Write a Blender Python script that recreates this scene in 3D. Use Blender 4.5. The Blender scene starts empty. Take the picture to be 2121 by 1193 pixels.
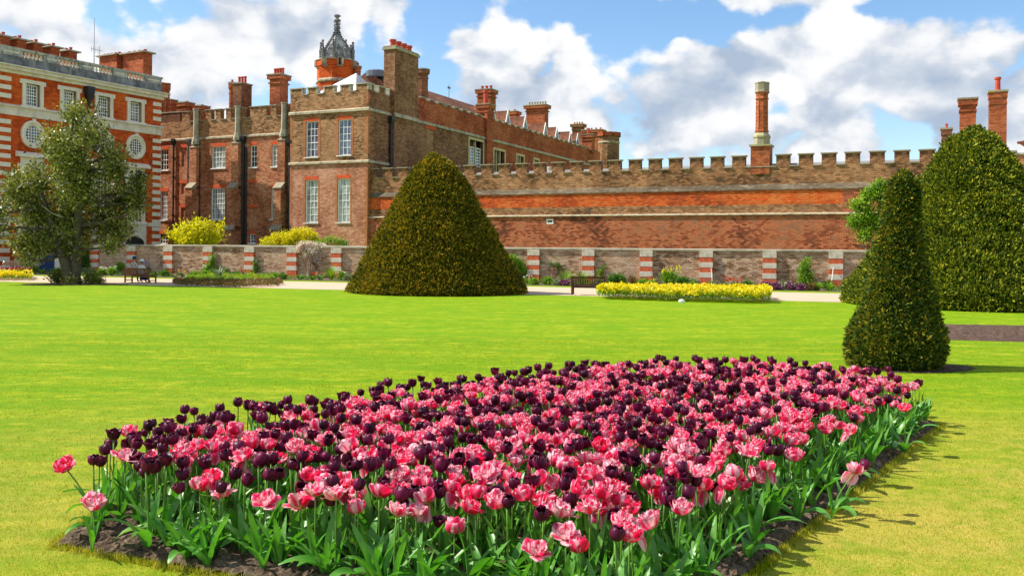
import bpy, bmesh, math, random
import numpy as np
from mathutils import Matrix, Vector
random.seed(7); rng = np.random.default_rng(11)
R = math.radians; PI = math.pi
sc = bpy.context.scene
col = sc.collection

# ------------------------------------------------------------ camera, world, sun, exposure
FPX, HZ, UC, CZ, ROLL = 1900.0, 518.0, 1060.5, 2.1, 0.0087
cam = bpy.data.cameras.new('camera'); camo = bpy.data.objects.new('camera', cam); col.objects.link(camo)
cam.sensor_width = 36; cam.lens = FPX / 2121 * 36; cam.shift_y = -(596.5 - HZ) / 2121
cam.clip_start = 0.1; cam.clip_end = 3000
cr, sr = math.cos(ROLL), math.sin(ROLL)
camo.matrix_world = Matrix(((cr, -sr, 0, 0), (0, 0, -1, 0), (sr, cr, 0, CZ), (0, 0, 0, 1)))
sc.camera = camo
sc.view_settings.view_transform = 'Standard'; sc.view_settings.look = 'None'
sc.view_settings.exposure = 0.66; sc.view_settings.gamma = 1.0
sc.cycles.max_bounces = 6; sc.cycles.diffuse_bounces = 3; sc.cycles.glossy_bounces = 2; sc.cycles.transmission_bounces = 2
SUN_AZ = (-0.996, 0.085); SUN_EL = R(47)

def ray(u, v):
    a, b = u - UC, HZ - v
    return (a * cr - b * sr) / FPX, (a * sr + b * cr) / FPX

def nn(nt, t, **kw):
    n = nt.nodes.new(t)
    for k, val in kw.items():
        if k in ('inputs',):
            for kk, vv in val.items(): n.inputs[kk].default_value = vv
        else: setattr(n, k, val)
    return n

def mth(nt, op, a, b=None, c=None, clamp=False):
    n = nt.nodes.new('ShaderNodeMath'); n.operation = op; n.use_clamp = clamp
    for i, x in enumerate((a, b, c)):
        if x is None: continue
        if isinstance(x, (int, float)): n.inputs[i].default_value = x
        else: nt.links.new(x, n.inputs[i])
    return n.outputs[0]

def maprange(nt, x, a, b, c=0.0, d=1.0, smooth=True):
    n = nt.nodes.new('ShaderNodeMapRange'); n.interpolation_type = 'SMOOTHSTEP' if smooth else 'LINEAR'
    nt.links.new(x, n.inputs[0])
    for i, val in enumerate((a, b, c, d)): n.inputs[1 + i].default_value = val
    return n.outputs[0]

def mixc(nt, f, a, b, mode='MIX'):
    n = nt.nodes.new('ShaderNodeMix'); n.data_type = 'RGBA'; n.blend_type = mode
    if isinstance(f, (int, float)): n.inputs[0].default_value = f
    else: nt.links.new(f, n.inputs[0])
    for i, x in ((6, a), (7, b)):
        if isinstance(x, tuple): n.inputs[i].default_value = (*x[:3], 1)
        else: nt.links.new(x, n.inputs[i])
    return n.outputs[2]

def ramp(nt, fac, stops, interp='LINEAR'):
    n = nn(nt, 'ShaderNodeValToRGB'); nt.links.new(fac, n.inputs[0]); e = n.color_ramp.elements; n.color_ramp.interpolation = interp
    while len(e) < len(stops): e.new(0.5)
    for i, (p, c) in enumerate(stops): e[i].position = p; e[i].color = (*c, 1)
    return n.outputs[0]

world = bpy.data.worlds.new("World"); sc.world = world; world.use_nodes = True
def make_world():
    nt = world.node_tree; nt.nodes.clear(); L = nt.links.new
    out = nn(nt, 'ShaderNodeOutputWorld')
    sky = nn(nt, 'ShaderNodeTexSky'); sky.sky_type = 'NISHITA'; sky.sun_disc = False
    sky.sun_elevation = SUN_EL; sky.sun_rotation = math.atan2(SUN_AZ[0], SUN_AZ[1])
    sky.air_density = 1.0; sky.dust_density = 0.4; sky.ozone_density = 2.0
    tc = nn(nt, 'ShaderNodeTexCoord'); gen = tc.outputs['Generated']
    sep = nn(nt, 'ShaderNodeSeparateXYZ'); L(gen, sep.inputs[0])
    az = mth(nt, 'ARCTAN2', sep.outputs[0], sep.outputs[1])
    el = mth(nt, 'ARCSINE', sep.outputs[2])
    def blob(u, v, wu, wv, amp):
        kx, kz = ray(u, v); a0 = math.atan(kx); e0 = math.atan(kz / math.hypot(1, kx))
        x = mth(nt, 'DIVIDE', mth(nt, 'SUBTRACT', az, a0), wu / FPX)
        y = mth(nt, 'DIVIDE', mth(nt, 'SUBTRACT', el, e0), wv / FPX)
        d = mth(nt, 'ADD', mth(nt, 'MULTIPLY', x, x), mth(nt, 'MULTIPLY', y, y))
        return mth(nt, 'MULTIPLY', mth(nt, 'POWER', 2.718, mth(nt, 'MULTIPLY', d, -1.0)), amp)
    def fbm(off, scale, det=9.0, rough=0.55, dist=0.0):
        mp = nn(nt, 'ShaderNodeMapping'); L(gen, mp.inputs[0])
        mp.inputs['Location'].default_value = off; mp.inputs['Scale'].default_value = (1, 1, 1.7)
        no = nn(nt, 'ShaderNodeTexNoise'); L(mp.outputs[0], no.inputs['Vector'])
        no.inputs['Scale'].default_value = scale; no.inputs['Detail'].default_value = det
        no.inputs['Roughness'].default_value = rough; no.inputs['Distortion'].default_value = dist
        return no.outputs[0]
    def billow(off, scale):
        wv = nn(nt, 'ShaderNodeTexNoise'); L(gen, wv.inputs['Vector']); wv.inputs['Scale'].default_value = 9; wv.inputs['Detail'].default_value = 4
        mp = nn(nt, 'ShaderNodeMapping'); mp.inputs['Location'].default_value = off; mp.inputs['Scale'].default_value = (1, 1, 1.35)
        ad = nn(nt, 'ShaderNodeVectorMath'); ad.operation = 'MULTIPLY_ADD'; L(wv.outputs['Color'], ad.inputs[0]); ad.inputs[1].default_value = (.1, .1, .1); L(gen, ad.inputs[2]); L(ad.outputs[0], mp.inputs[0])
        vo = nn(nt, 'ShaderNodeTexVoronoi'); vo.feature = 'SMOOTH_F1'; vo.inputs['Smoothness'].default_value = .35; L(mp.outputs[0], vo.inputs['Vector']); vo.inputs['Scale'].default_value = scale; vo.inputs['Detail'].default_value = 2.5; vo.inputs['Roughness'].default_value = .55
        return mth(nt, 'SUBTRACT', .55, vo.outputs['Distance'])
    def cloud(off):
        a = fbm((.37 + off[0], .1 + off[1], .2 + off[2]), 5.0, 8, 0.58, 0.1)
        return mth(nt, 'ADD', a, mth(nt, 'MULTIPLY', billow(off, 11.0), .34))
    n1 = cloud((0, 0, 0))
    blobs = [(1050, 120, 130, 70, .3), (1330, 175, 150, 80, .2), (1480, 120, 160, 50, .16), (1800, 170, 300, 80, .16),
             (1200, 250, 300, 60, .14), (500, 110, 260, 70, .18), (60, 70, 160, 60, .16), (1700, 290, 500, 60, .14), (300, 150, 200, 60, .12),
             (700, 60, 120, 60, .14), (1360, -5, 90, 20, .22), (2020, 110, 220, 60, .14), (820, 8, 70, 24, .22), (330, 130, 120, 60, .12), (1690, 60, 40, 30, .12),
             (1150, 30, 170, 36, -.26), (1560, 50, 200, 30, -.26), (240, 12, 140, 34, -.16), (900, 110, 50, 80, -.24),
             (1260, 110, 50, 50, -.2), (1612, 205, 40, 45, -.24), (1850, 15, 250, 22, -.22), (830, 130, 70, 70, -.08)]
    s = mth(nt, 'ADD', mth(nt, 'MULTIPLY', mth(nt, 'SUBTRACT', n1, .5), 1.3), .69)
    for b in blobs: s = mth(nt, 'ADD', s, blob(*b))
    alpha = maprange(nt, s, 0.46, 0.62)
    # thick undersides greyer, sunward billows white
    n2 = cloud((.022, 0, -.035))
    n3 = fbm((3.1, 1.2, 0.4), 4.2, 10, 0.62, 0.1)
    lit = mth(nt, 'ADD', mth(nt, 'MULTIPLY', mth(nt, 'SUBTRACT', n1, n2), 4.2), mth(nt, 'ADD', mth(nt, 'MULTIPLY', mth(nt, 'SUBTRACT', n3, .5), 2.6), .5))
    lit = mth(nt, 'SUBTRACT', lit, maprange(nt, s, .72, 1.05, 0, .35))
    for b in ((450, 195, 170, 40, -.35), (1230, 215, 170, 36, -.3), (1500, 205, 110, 50, -.25), (1770, 225, 190, 28, -.35), (470, 25, 140, 26, -.4), (760, 35, 120, 20, -.2),
              (1050, 80, 110, 50, .4), (1370, 105, 130, 34, .35), (1700, 95, 80, 50, .35), (330, 80, 200, 45, .3), (1250, 310, 200, 20, .25)):
        lit = mth(nt, 'ADD', lit, blob(*b))
    lit = maprange(nt, lit, -.45, 1.15, 0, 1, False)
    cc = ramp(nt, lit, [(0, (.42, .51, .65)), (.42, (.62, .68, .77)), (.7, (.86, .88, .91)), (1, (1, 1, 1))])
    hs = nn(nt, 'ShaderNodeHueSaturation'); hs.inputs['Saturation'].default_value = 1.15
    L(sky.outputs[0], hs.inputs['Color'])
    b1 = nn(nt, 'ShaderNodeBackground'); L(hs.outputs[0], b1.inputs[0]); b1.inputs[1].default_value = 0.12
    b2 = nn(nt, 'ShaderNodeBackground'); L(cc, b2.inputs[0]); b2.inputs[1].default_value = 0.67
    mx = nn(nt, 'ShaderNodeMixShader'); L(alpha, mx.inputs[0]); L(b1.outputs[0], mx.inputs[1]); L(b2.outputs[0], mx.inputs[2])
    L(mx.outputs[0], out.inputs[0])
make_world()
world.cycles.sampling_method = 'MANUAL'; world.cycles.sample_map_resolution = 512
sl = bpy.data.lights.new('sun', 'SUN'); sl.energy = 4.8; sl.angle = R(0.5); sl.color = (1.0, 0.95, 0.86)
so = bpy.data.objects.new('sun', sl); col.objects.link(so)
_d = Vector((SUN_AZ[0] * math.cos(SUN_EL), SUN_AZ[1] * math.cos(SUN_EL), math.sin(SUN_EL)))
so.rotation_euler = _d.to_track_quat('Z', 'Y').to_euler(); so.location = (-20, 0, 40)

# ------------------------------------------------------------ tiny helpers
def tag(o, label=None, cat=None, group=None, kind=None):
    if label: o['label'] = label
    if cat: o['category'] = cat
    if group: o['group'] = group
    if kind: o['kind'] = kind
    return o
def empty(name, loc=(0, 0, 0), rz=0, label=None, cat=None, group=None):
    o = bpy.data.objects.new(name, None); col.objects.link(o); o.location = loc; o.rotation_euler.z = rz
    o.empty_display_size = .3
    return tag(o, label, cat, group)
def GP(u, v, z=0.0):
    kx, kz = ray(u, v); D = (z - CZ) / kz
    return Vector((kx * D, D, z))
def AT(u, v, D):
    kx, kz = ray(u, v)
    return Vector((kx * D, D, CZ + kz * D))

class Face:
    """a vertical plane: origin, direction along it (x), inward normal (y)"""
    def __init__(s, ox, oy, dx, dy):
        n = math.hypot(dx, dy); s.o = Vector((ox, oy)); s.d = Vector((dx / n, dy / n)); s.i = Vector((-s.d.y, s.d.x))
        s.ang = math.atan2(s.d.y, s.d.x)
    @staticmethod
    def pts(u1, D1, u2, D2, v=400):
        p, q = AT(u1, v, D1), AT(u2, v, D2); return Face(p.x, p.y, q.x - p.x, q.y - p.y)
    def sub(s, x, y, ang=0):
        o = s.o + s.d * x + s.i * y; a = s.ang + ang
        return Face(o.x, o.y, math.cos(a), math.sin(a))
    def hit(s, u, v=400, off=0.0):
        k, kz = ray(u, v); ox, oy = s.o + s.i * off
        t = (k * oy - ox) / (s.d.x - k * s.d.y); D = oy + t * s.d.y
        return t, D, CZ + kz * D
    def s_(s, u, v=400, off=0.0): return s.hit(u, v, off)[0]
    def z_(s, u, v, off=0.0): return s.hit(u, v, off)[2]
    def D_(s, u, v=400, off=0.0): return s.hit(u, v, off)[1]
    def w(s, x, y=0.0): o = s.o + s.d * x + s.i * y; return (o.x, o.y)

class MB:
    def __init__(s): s.v = []; s.f = []; s.m = []; s.sm = []
    def quad(s, a, b, c, d, m=0):
        n = len(s.v); s.v += [a, b, c, d]; s.f.append((n, n + 1, n + 2, n + 3)); s.m.append(m)
    def tri(s, a, b, c, m=0):
        n = len(s.v); s.v += [a, b, c]; s.f.append((n, n + 1, n + 2)); s.m.append(m)
    def box(s, x0, x1, y0, y1, z0, z1, m=0, skip=''):
        n = len(s.v)
        s.v += [(x0, y0, z0), (x1, y0, z0), (x1, y1, z0), (x0, y1, z0), (x0, y0, z1), (x1, y0, z1), (x1, y1, z1), (x0, y1, z1)]
        for k, q in (('b', (0, 3, 2, 1)), ('t', (4, 5, 6, 7)), ('f', (0, 1, 5, 4)), ('r', (1, 2, 6, 5)), ('k', (2, 3, 7, 6)), ('l', (3, 0, 4, 7))):
            if k in skip: continue
            s.f.append(tuple(n + i for i in q)); s.m.append(m)
        return s
    def wedge(s, x0, x1, y0, y1, z0, zf, zb, m=0):  # top slopes from zf at y0 to zb at y1
        n = len(s.v)
        s.v += [(x0, y0, z0), (x1, y0, z0), (x1, y1, z0), (x0, y1, z0), (x0, y0, zf), (x1, y0, zf), (x1, y1, zb), (x0, y1, zb)]
        for q in ((0, 3, 2, 1), (4, 5, 6, 7), (0, 1, 5, 4), (1, 2, 6, 5), (2, 3, 7, 6), (3, 0, 4, 7)):
            s.f.append(tuple(n + i for i in q)); s.m.append(m)
        return s
    def lathe(s, prof, n=8, cx=0, cy=0, m=0, ph=0.0, cap=True, sx=1, sy=1):
        b = len(s.v)
        for r, z in prof:
            for k in range(n):
                a = ph + 2 * PI * k / n; s.v.append((cx + r * sx * math.cos(a), cy + r * sy * math.sin(a), z))
        for i in range(len(prof) - 1):
            for k in range(n):
                k2 = (k + 1) % n
                s.f.append((b + i * n + k, b + i * n + k2, b + (i + 1) * n + k2, b + (i + 1) * n + k)); s.m.append(m)
        if cap:
            s.f.append(tuple(b + k for k in reversed(range(n)))); s.m.append(m)
            e = b + (len(prof) - 1) * n; s.f.append(tuple(e + k for k in range(n))); s.m.append(m)
        return s
    def tube(s, pts, rad, n=6, m=0):
        b = len(s.v); pts = [Vector(p) for p in pts]
        for i, p in enumerate(pts):
            t = (pts[min(i + 1, len(pts) - 1)] - pts[max(i - 1, 0)]).normalized()
            u = t.orthogonal().normalized() if i == 0 else (u - t * u.dot(t)).normalized()
            w = t.cross(u)
            for k in range(n):
                a = 2 * PI * k / n; s.v.append(tuple(p + (u * math.cos(a) + w * math.sin(a)) * rad[i]))
        for i in range(len(pts) - 1):
            for k in range(n):
                k2 = (k + 1) % n
                s.f.append((b + i * n + k, b + i * n + k2, b + (i + 1) * n + k2, b + (i + 1) * n + k)); s.m.append(m)
        s.f.append(tuple(b + k for k in reversed(range(n)))); s.m.append(m)
        e = b + (len(pts) - 1) * n; s.f.append(tuple(e + k for k in range(n))); s.m.append(m)
        return s
    def mesh(s, name, mats, smooth=False):
        me = bpy.data.meshes.new(name); me.from_pydata(s.v, [], s.f)
        for mt in (mats if isinstance(mats, (list, tuple)) else [mats]): me.materials.append(mt)
        me.polygons.foreach_set('material_index', s.m)
        if smooth: me.polygons.foreach_set('use_smooth', [True] * len(s.f))
        me.update(); return me
    def build(s, name, mats, parent=None, face=None, x=0, y=0, z=0, smooth=False):
        return put(bpy.data.objects.new(name, s.mesh(name, mats, smooth)), parent, face, x, y, z)

def put(o, parent=None, face=None, x=0, y=0, z=0):
    """place an object standing in a face's frame under its parent (parents only turn about z)"""
    col.objects.link(o)
    if face is not None:
        wx, wy = face.w(x, y); ang = face.ang
    else: wx, wy, ang = x, y, 0
    if parent is not None:
        o.parent = parent
        px, py, pz, pa = parent['_w'] if '_w' in parent else (0, 0, 0, 0)
        c, s_ = math.cos(-pa), math.sin(-pa)
        if face is not None or not parent.get('_local'):
            dx, dy = wx - px, wy - py
            o.location = (dx * c - dy * s_, dx * s_ + dy * c, z - pz); o.rotation_euler.z = ang - pa
        else: o.location = (x, y, z)
    else: o.location = (wx, wy, z); o.rotation_euler.z = ang
    o['_w'] = (wx, wy, z, ang)
    return o
def bld(name, face, label, cat, x=0, y=0, group=None):
    wx, wy = face.w(x, y)
    o = empty(name, (wx, wy, 0), face.ang, label, cat, group); o['_w'] = (wx, wy, 0.0, face.ang); return o
def lchild(o, parent, loc=(0, 0, 0), rz=0):
    col.objects.link(o) if o.name not in col.objects else None
    o.parent = parent; o.location = loc; o.rotation_euler.z = rz; return o

# numpy mesh of many quads / tris
def np_obj(name, V, mats, midx=None, parent=None, smooth=False, uv=None):
    """V: (n,k,3) polygons of k corners"""
    n, k = V.shape[:2]
    me = bpy.data.meshes.new(name)
    me.vertices.add(n * k); me.vertices.foreach_set('co', V.reshape(-1).astype(np.float32))
    me.loops.add(n * k); me.loops.foreach_set('vertex_index', np.arange(n * k, dtype=np.int32))
    me.polygons.add(n); me.polygons.foreach_set('loop_start', np.arange(0, n * k, k, dtype=np.int32))
    for mt in (mats if isinstance(mats, (list, tuple)) else [mats]): me.materials.append(mt)
    if midx is not None: me.polygons.foreach_set('material_index', midx.astype(np.int32))
    if smooth: me.polygons.foreach_set('use_smooth', np.ones(n, dtype=bool))
    me.update(calc_edges=True)
    o = bpy.data.objects.new(name, me); col.objects.link(o)
    if parent is not None: o.parent = parent
    return o
def unit(a): return a / np.maximum(np.linalg.norm(a, axis=-1, keepdims=True), 1e-9)
def leaves(pos, d, length, width, fold=0.25):
    """diamond leaves at pos pointing along d, two triangles folded along the rib -> (n,4,3)"""
    n = len(pos); d = unit(d); r = unit(rng.normal(size=(n, 3))); t = unit(np.cross(d, r)); nrm = np.cross(t, d)
    L = np.asarray(length).reshape(-1, 1) * np.ones((n, 1)); W = np.asarray(width).reshape(-1, 1) * np.ones((n, 1))
    a = pos; b = pos + d * L * .5 + t * W * .5 + nrm * W * fold; c = pos + d * L; e = pos + d * L * .5 - t * W * .5 + nrm * W * fold * .4
    return np.stack([a, b, c, e], axis=1)

# ------------------------------------------------------------ materials
def base_mat(name, rough=0.85, spec=0.3):
    m = bpy.data.materials.new(name); m.use_nodes = True; nt = m.node_tree
    b = nt.nodes['Principled BSDF']; b.inputs['Roughness'].default_value = rough
    b.inputs['Specular IOR Level'].default_value = spec
    return m, nt, b
def noise(nt, vec, scale, det=4, rough=0.55, vscale=None):
    if vscale:
        mp = nn(nt, 'ShaderNodeMapping'); nt.links.new(vec, mp.inputs[0]); mp.inputs['Scale'].default_value = vscale; vec = mp.outputs[0]
    no = nn(nt, 'ShaderNodeTexNoise'); nt.links.new(vec, no.inputs['Vector'])
    no.inputs['Scale'].default_value = scale; no.inputs['Detail'].default_value = det; no.inputs['Roughness'].default_value = rough
    return no.outputs[0]
def bump(nt, b, h, strength=0.3, dist=0.02):
    n = nn(nt, 'ShaderNodeBump'); n.inputs['Strength'].default_value = strength; n.inputs['Distance'].default_value = dist
    nt.links.new(h, n.inputs['Height']); nt.links.new(n.outputs[0], b.inputs['Normal'])

def brick_mat(name, cols, mortar=(.42, .36, .28), bw=.3, bh=.12, soot=(.07, .055, .04), soot_amt=.5, soot_scale=.35, pale=None, pale_amt=0., streak=.3, mort=.022):
    m, nt, b = base_mat(name, .9, .15); L = nt.links.new
    tc = nn(nt, 'ShaderNodeTexCoord'); sp = nn(nt, 'ShaderNodeSeparateXYZ'); L(tc.outputs['Object'], sp.inputs[0])
    sn = nn(nt, 'ShaderNodeSeparateXYZ'); L(tc.outputs['Normal'], sn.inputs[0])
    ax = mth(nt, 'ABSOLUTE', sn.outputs[0]); side = mth(nt, 'GREATER_THAN', ax, .7)
    h = mth(nt, 'ADD', mth(nt, 'MULTIPLY', sp.outputs[0], mth(nt, 'SUBTRACT', 1.0, side)), mth(nt, 'MULTIPLY', sp.outputs[1], side))
    z = sp.outputs[2]
    row = mth(nt, 'FLOOR', mth(nt, 'DIVIDE', z, bh))
    offs = mth(nt, 'MULTIPLY', mth(nt, 'MODULO', row, 2.0), .5)
    hx = mth(nt, 'ADD', mth(nt, 'DIVIDE', h, bw), offs); cell = mth(nt, 'FLOOR', hx)
    cv = nn(nt, 'ShaderNodeCombineXYZ'); L(cell, cv.inputs[0]); L(row, cv.inputs[1]); L(side, cv.inputs[2])
    wn = nn(nt, 'ShaderNodeTexWhiteNoise'); L(cv.outputs[0], wn.inputs['Vector'])
    vec = nn(nt, 'ShaderNodeCombineXYZ'); L(h, vec.inputs[0]); L(z, vec.inputs[1]); L(mth(nt, 'MULTIPLY', side, 7.3), vec.inputs[2])
    P = vec.outputs[0]
    big = noise(nt, P, soot_scale, 5, .62)
    f = mth(nt, 'ADD', mth(nt, 'MULTIPLY', wn.outputs[0], .5), mth(nt, 'MULTIPLY', maprange(nt, big, .3, .7), .5))
    k = len(cols)
    c = ramp(nt, f, [(.12 + .76 * i / max(1, k - 1), cc) for i, cc in enumerate(cols)])
    fx = mth(nt, 'FRACT', hx); fz = mth(nt, 'FRACT', mth(nt, 'DIVIDE', z, bh))
    mo = mth(nt, 'MAXIMUM', mth(nt, 'LESS_THAN', fx, mort / bw), mth(nt, 'LESS_THAN', fz, mort / bh))
    c = mixc(nt, mth(nt, 'MULTIPLY', mo, .8), c, tuple(x * .38 for x in mortar))
    st = noise(nt, P, 1.0, 5, .6, (1.3, .16, 1))
    patch = noise(nt, P, 1.0, 6, .66, (.55, 2.6, 1))
    s1 = maprange(nt, mth(nt, 'ADD', mth(nt, 'MULTIPLY', patch, .75), mth(nt, 'MULTIPLY', st, streak)), .46 + .1 * (streak - .3), .68 + .2 * (streak - .3), 0, soot_amt)
    c = mixc(nt, mth(nt, 'MULTIPLY', s1, .8), c, soot)
    if pale:
        p2 = maprange(nt, noise(nt, P, 1.3, 6, .7, (.8, 2.6, 1)), .5, .66, 0, pale_amt)
        c = mixc(nt, p2, c, pale)
    fine = noise(nt, P, 9, 3, .7)
    c = mixc(nt, maprange(nt, fine, .3, .7, 0, .35), c, mixc(nt, 1.0, c, (.45, .45, .45), 'MULTIPLY'))
    L(c, b.inputs['Base Color'])
    bump(nt, b, mth(nt, 'SUBTRACT', fine, mth(nt, 'MULTIPLY', mo, .8)), .5, .02)
    return m
def stone_mat(name, c1, c2, scale=1.2, rough=.85, dirt=None, dirt_amt=.5, vs=(1, 1, .35)):
    m, nt, b = base_mat(name, rough, .25); tc = nn(nt, 'ShaderNodeTexCoord'); P = tc.outputs['Object']
    c = mixc(nt, maprange(nt, noise(nt, P, scale, 6, .65), .35, .65), c1, c2)
    if dirt: c = mixc(nt, maprange(nt, noise(nt, P, scale * 1.7, 6, .7, vs), .48, .66, 0, dirt_amt), c, dirt)
    nt.links.new(c, b.inputs['Base Color']); bump(nt, b, noise(nt, P, 14, 4, .7), .35, .02); return m
def plain_mat(name, c, rough=.6, spec=.3, metal=0., var=.15, scale=6):
    m, nt, b = base_mat(name, rough, spec); tc = nn(nt, 'ShaderNodeTexCoord')
    n = noise(nt, tc.outputs['Object'], scale, 4, .6)
    nt.links.new(mixc(nt, maprange(nt, n, .3, .7), tuple(x * (1 - var) for x in c), tuple(min(1, x * (1 + var)) for x in c)), b.inputs['Base Color'])
    b.inputs['Metallic'].default_value = metal; return m
def leaf_mat(name, cols, transl=.3, rough=.5, spec=.35, clump=1.2, cw=.4):
    """per-leaf colour, plus real light and dark sorts of growth in clumps; lets light through"""
    m, nt, b = base_mat(name, rough, spec); L = nt.links.new
    g = nn(nt, 'ShaderNodeNewGeometry'); tc = nn(nt, 'ShaderNodeTexCoord')
    n = noise(nt, tc.outputs['Object'], clump, 3, .6)
    f = mth(nt, 'ADD', mth(nt, 'MULTIPLY', g.outputs['Random Per Island'], 1 - cw), mth(nt, 'MULTIPLY', maprange(nt, n, .3, .7), cw))
    c = ramp(nt, f, [(.08 + .84 * i / max(1, len(cols) - 1), cc) for i, cc in enumerate(cols)])
    L(c, b.inputs['Base Color'])
    if transl:
        t = nn(nt, 'ShaderNodeBsdfTranslucent'); L(mixc(nt, 1.0, c, (1.0, 1.0, .55), 'MULTIPLY'), t.inputs[0])
        mx = nn(nt, 'ShaderNodeMixShader'); mx.inputs[0].default_value = transl
        out = nt.nodes['Material Output']; L(b.outputs[0], mx.inputs[1]); L(t.outputs[0], mx.inputs[2]); L(mx.outputs[0], out.inputs[0])
    return m

M = {}
M['brick_orange'] = brick_mat('brick_orange', [(.38, .05, .01), (.66, .1, .016), (.8, .16, .028)], (.5, .2, .1), soot_amt=.3, soot=(.22, .05, .02), streak=.2, mort=.008)
M['brick_tower'] = brick_mat('brick_tower', [(.13, .05, .02), (.36, .17, .07), (.6, .33, .16), (.3, .1, .04)], (.4, .3, .18), soot_amt=.4, soot=(.13, .075, .035), pale=(.55, .38, .2), pale_amt=.25)
M['brick_tower_low'] = brick_mat('brick_tower_low', [(.36, .12, .06), (.62, .25, .14), (.8, .42, .27)], (.5, .34, .24), soot_amt=.25, soot=(.24, .13, .06), pale=(.6, .4, .22), pale_amt=.3)
M['brick_mid'] = brick_mat('brick_mid', [(.26, .075, .03), (.56, .19, .085), (.76, .38, .2)], (.45, .3, .2), soot_amt=.35, soot=(.2, .1, .045), pale=(.6, .34, .18), pale_amt=.3)
M['brick_dark'] = brick_mat('brick_dark', [(.1, .035, .018), (.22, .08, .035), (.34, .14, .07)], (.3, .2, .12), soot_amt=.5)
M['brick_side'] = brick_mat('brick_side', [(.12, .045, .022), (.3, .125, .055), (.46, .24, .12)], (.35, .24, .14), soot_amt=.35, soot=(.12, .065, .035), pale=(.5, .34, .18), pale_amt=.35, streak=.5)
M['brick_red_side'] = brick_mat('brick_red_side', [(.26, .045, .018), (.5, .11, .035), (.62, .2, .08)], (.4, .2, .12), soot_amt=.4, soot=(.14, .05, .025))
M['brick_wall_top'] = brick_mat('brick_wall_top', [(.1, .045, .02), (.28, .12, .05), (.46, .22, .1), (.6, .3, .14)], (.3, .22, .13), bw=.3, bh=.13, soot_amt=.45, soot=(.13, .085, .045), pale=(.45, .32, .18), pale_amt=.25)
M['brick_wall_red'] = brick_mat('brick_wall_red', [(.34, .045, .012), (.74, .11, .018), (.85, .22, .05)], (.4, .2, .1), bw=.3, bh=.13, soot_amt=.5, soot=(.3, .1, .035), soot_scale=.25)
M['brick_wall_low'] = brick_mat('brick_wall_low', [(.12, .035, .018), (.36, .085, .038), (.64, .19, .085), (.4, .17, .09)], (.3, .18, .11), bw=.3, bh=.13, soot_amt=.35, soot=(.18, .08, .04))
M['brick_garden'] = brick_mat('brick_garden', [(.24, .11, .05), (.5, .28, .15), (.76, .52, .33), (.62, .3, .16)], (.36, .28, .2), bw=.27, bh=.105, soot_amt=.5, soot=(.26, .18, .1), pale=(.8, .66, .46), pale_amt=.55, streak=.3)
M['brick_flue'] = brick_mat('brick_flue', [(.2, .045, .02), (.48, .11, .035), (.6, .2, .075)], (.42, .25, .15), bw=.3, bh=.13, soot_amt=.55, soot=(.16, .07, .035))
M['brick_stack'] = brick_mat('brick_stack', [(.13, .05, .025), (.28, .11, .05), (.42, .18, .08)], (.32, .22, .14), soot_amt=.45)
M['gauged'] = plain_mat('gauged_brick', (.62, .1, .03), .85, .2, var=.3, scale=9)
M['pier_brick'] = plain_mat('pier_brick', (.6, .13, .05), .85, .2, var=.25, scale=5)
M['stone'] = stone_mat('portland_stone', (.5, .43, .29), (.38, .32, .21), dirt=(.13, .11, .07), dirt_amt=.8)
M['stone_white'] = stone_mat('pale_stone', (.78, .72, .6), (.68, .6, .48), dirt=(.36, .32, .25), dirt_amt=.45)
M['pier_stone'] = stone_mat('pier_stone', (.74, .67, .53), (.6, .53, .39), 3, dirt=(.3, .26, .18), dirt_amt=.6)
M['stone_frame'] = stone_mat('frame_stone', (.8, .74, .63), (.74, .66, .52), dirt=(.5, .45, .36), dirt_amt=.3)
M['stone_grey'] = stone_mat('weathered_stone', (.52, .5, .44), (.36, .35, .31), dirt=(.09, .095, .1), dirt_amt=.8, vs=(1, 1, .3))
M['stone_black'] = stone_mat('soot_stone', (.24, .24, .25), (.1, .105, .11), dirt=(.42, .4, .34), dirt_amt=.55, vs=(1, 1, .25))
M['stone_lichen'] = stone_mat('lichen_stone', (.38, .35, .22), (.27, .25, .17), dirt=(.42, .33, .05), dirt_amt=.6)
M['coping'] = stone_mat('coping_stone', (.36, .3, .2), (.26, .22, .15), dirt=(.15, .14, .08), dirt_amt=.6)
M['coping_pale'] = stone_mat('coping_pale', (.46, .41, .3), (.33, .3, .21), dirt=(.17, .16, .11), dirt_amt=.7)
M['white'] = plain_mat('white_paint', (.84, .84, .8), .5, .4, var=.04)
M['lead'] = plain_mat('lead_sheet', (.66, .67, .7), .55, .4, var=.12, scale=1.5)
M['lead_dark'] = plain_mat('lead_dark', (.13, .15, .19), .5, .4, var=.2, scale=1.5)
M['iron'] = plain_mat('black_iron', (.018, .018, .022), .5, .4)
M['pot'] = plain_mat('terracotta_pot', (.52, .07, .035), .7, .3, var=.2, scale=3)
M['tile'] = brick_mat('clay_tile', [(.13, .05, .03), (.24, .09, .05), (.32, .14, .08)], (.1, .05, .035), bw=.3, bh=.22, soot_amt=.5, soot=(.1, .075, .045))
M['metal'] = plain_mat('galvanised', (.45, .46, .48), .4, .5, .6)
def glass_mat(name, c, rough=.08, curtain=None):
    m, nt, b = base_mat(name, rough, .8)
    if curtain:
        tc = nn(nt, 'ShaderNodeTexCoord'); n = noise(nt, tc.outputs['Object'], 2.2, 3, .5, (3, 1, .35))
        nt.links.new(mixc(nt, maprange(nt, n, .4, .62), c, curtain), b.inputs['Base Color'])
    else: b.inputs['Base Color'].default_value = (*c, 1)
    return m
M['glass'] = glass_mat('window_glass', (.012, .013, .025))
M['glass_blue'] = glass_mat('window_glass_blue', (.05, .055, .09), .12, (.22, .24, .3))
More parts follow.
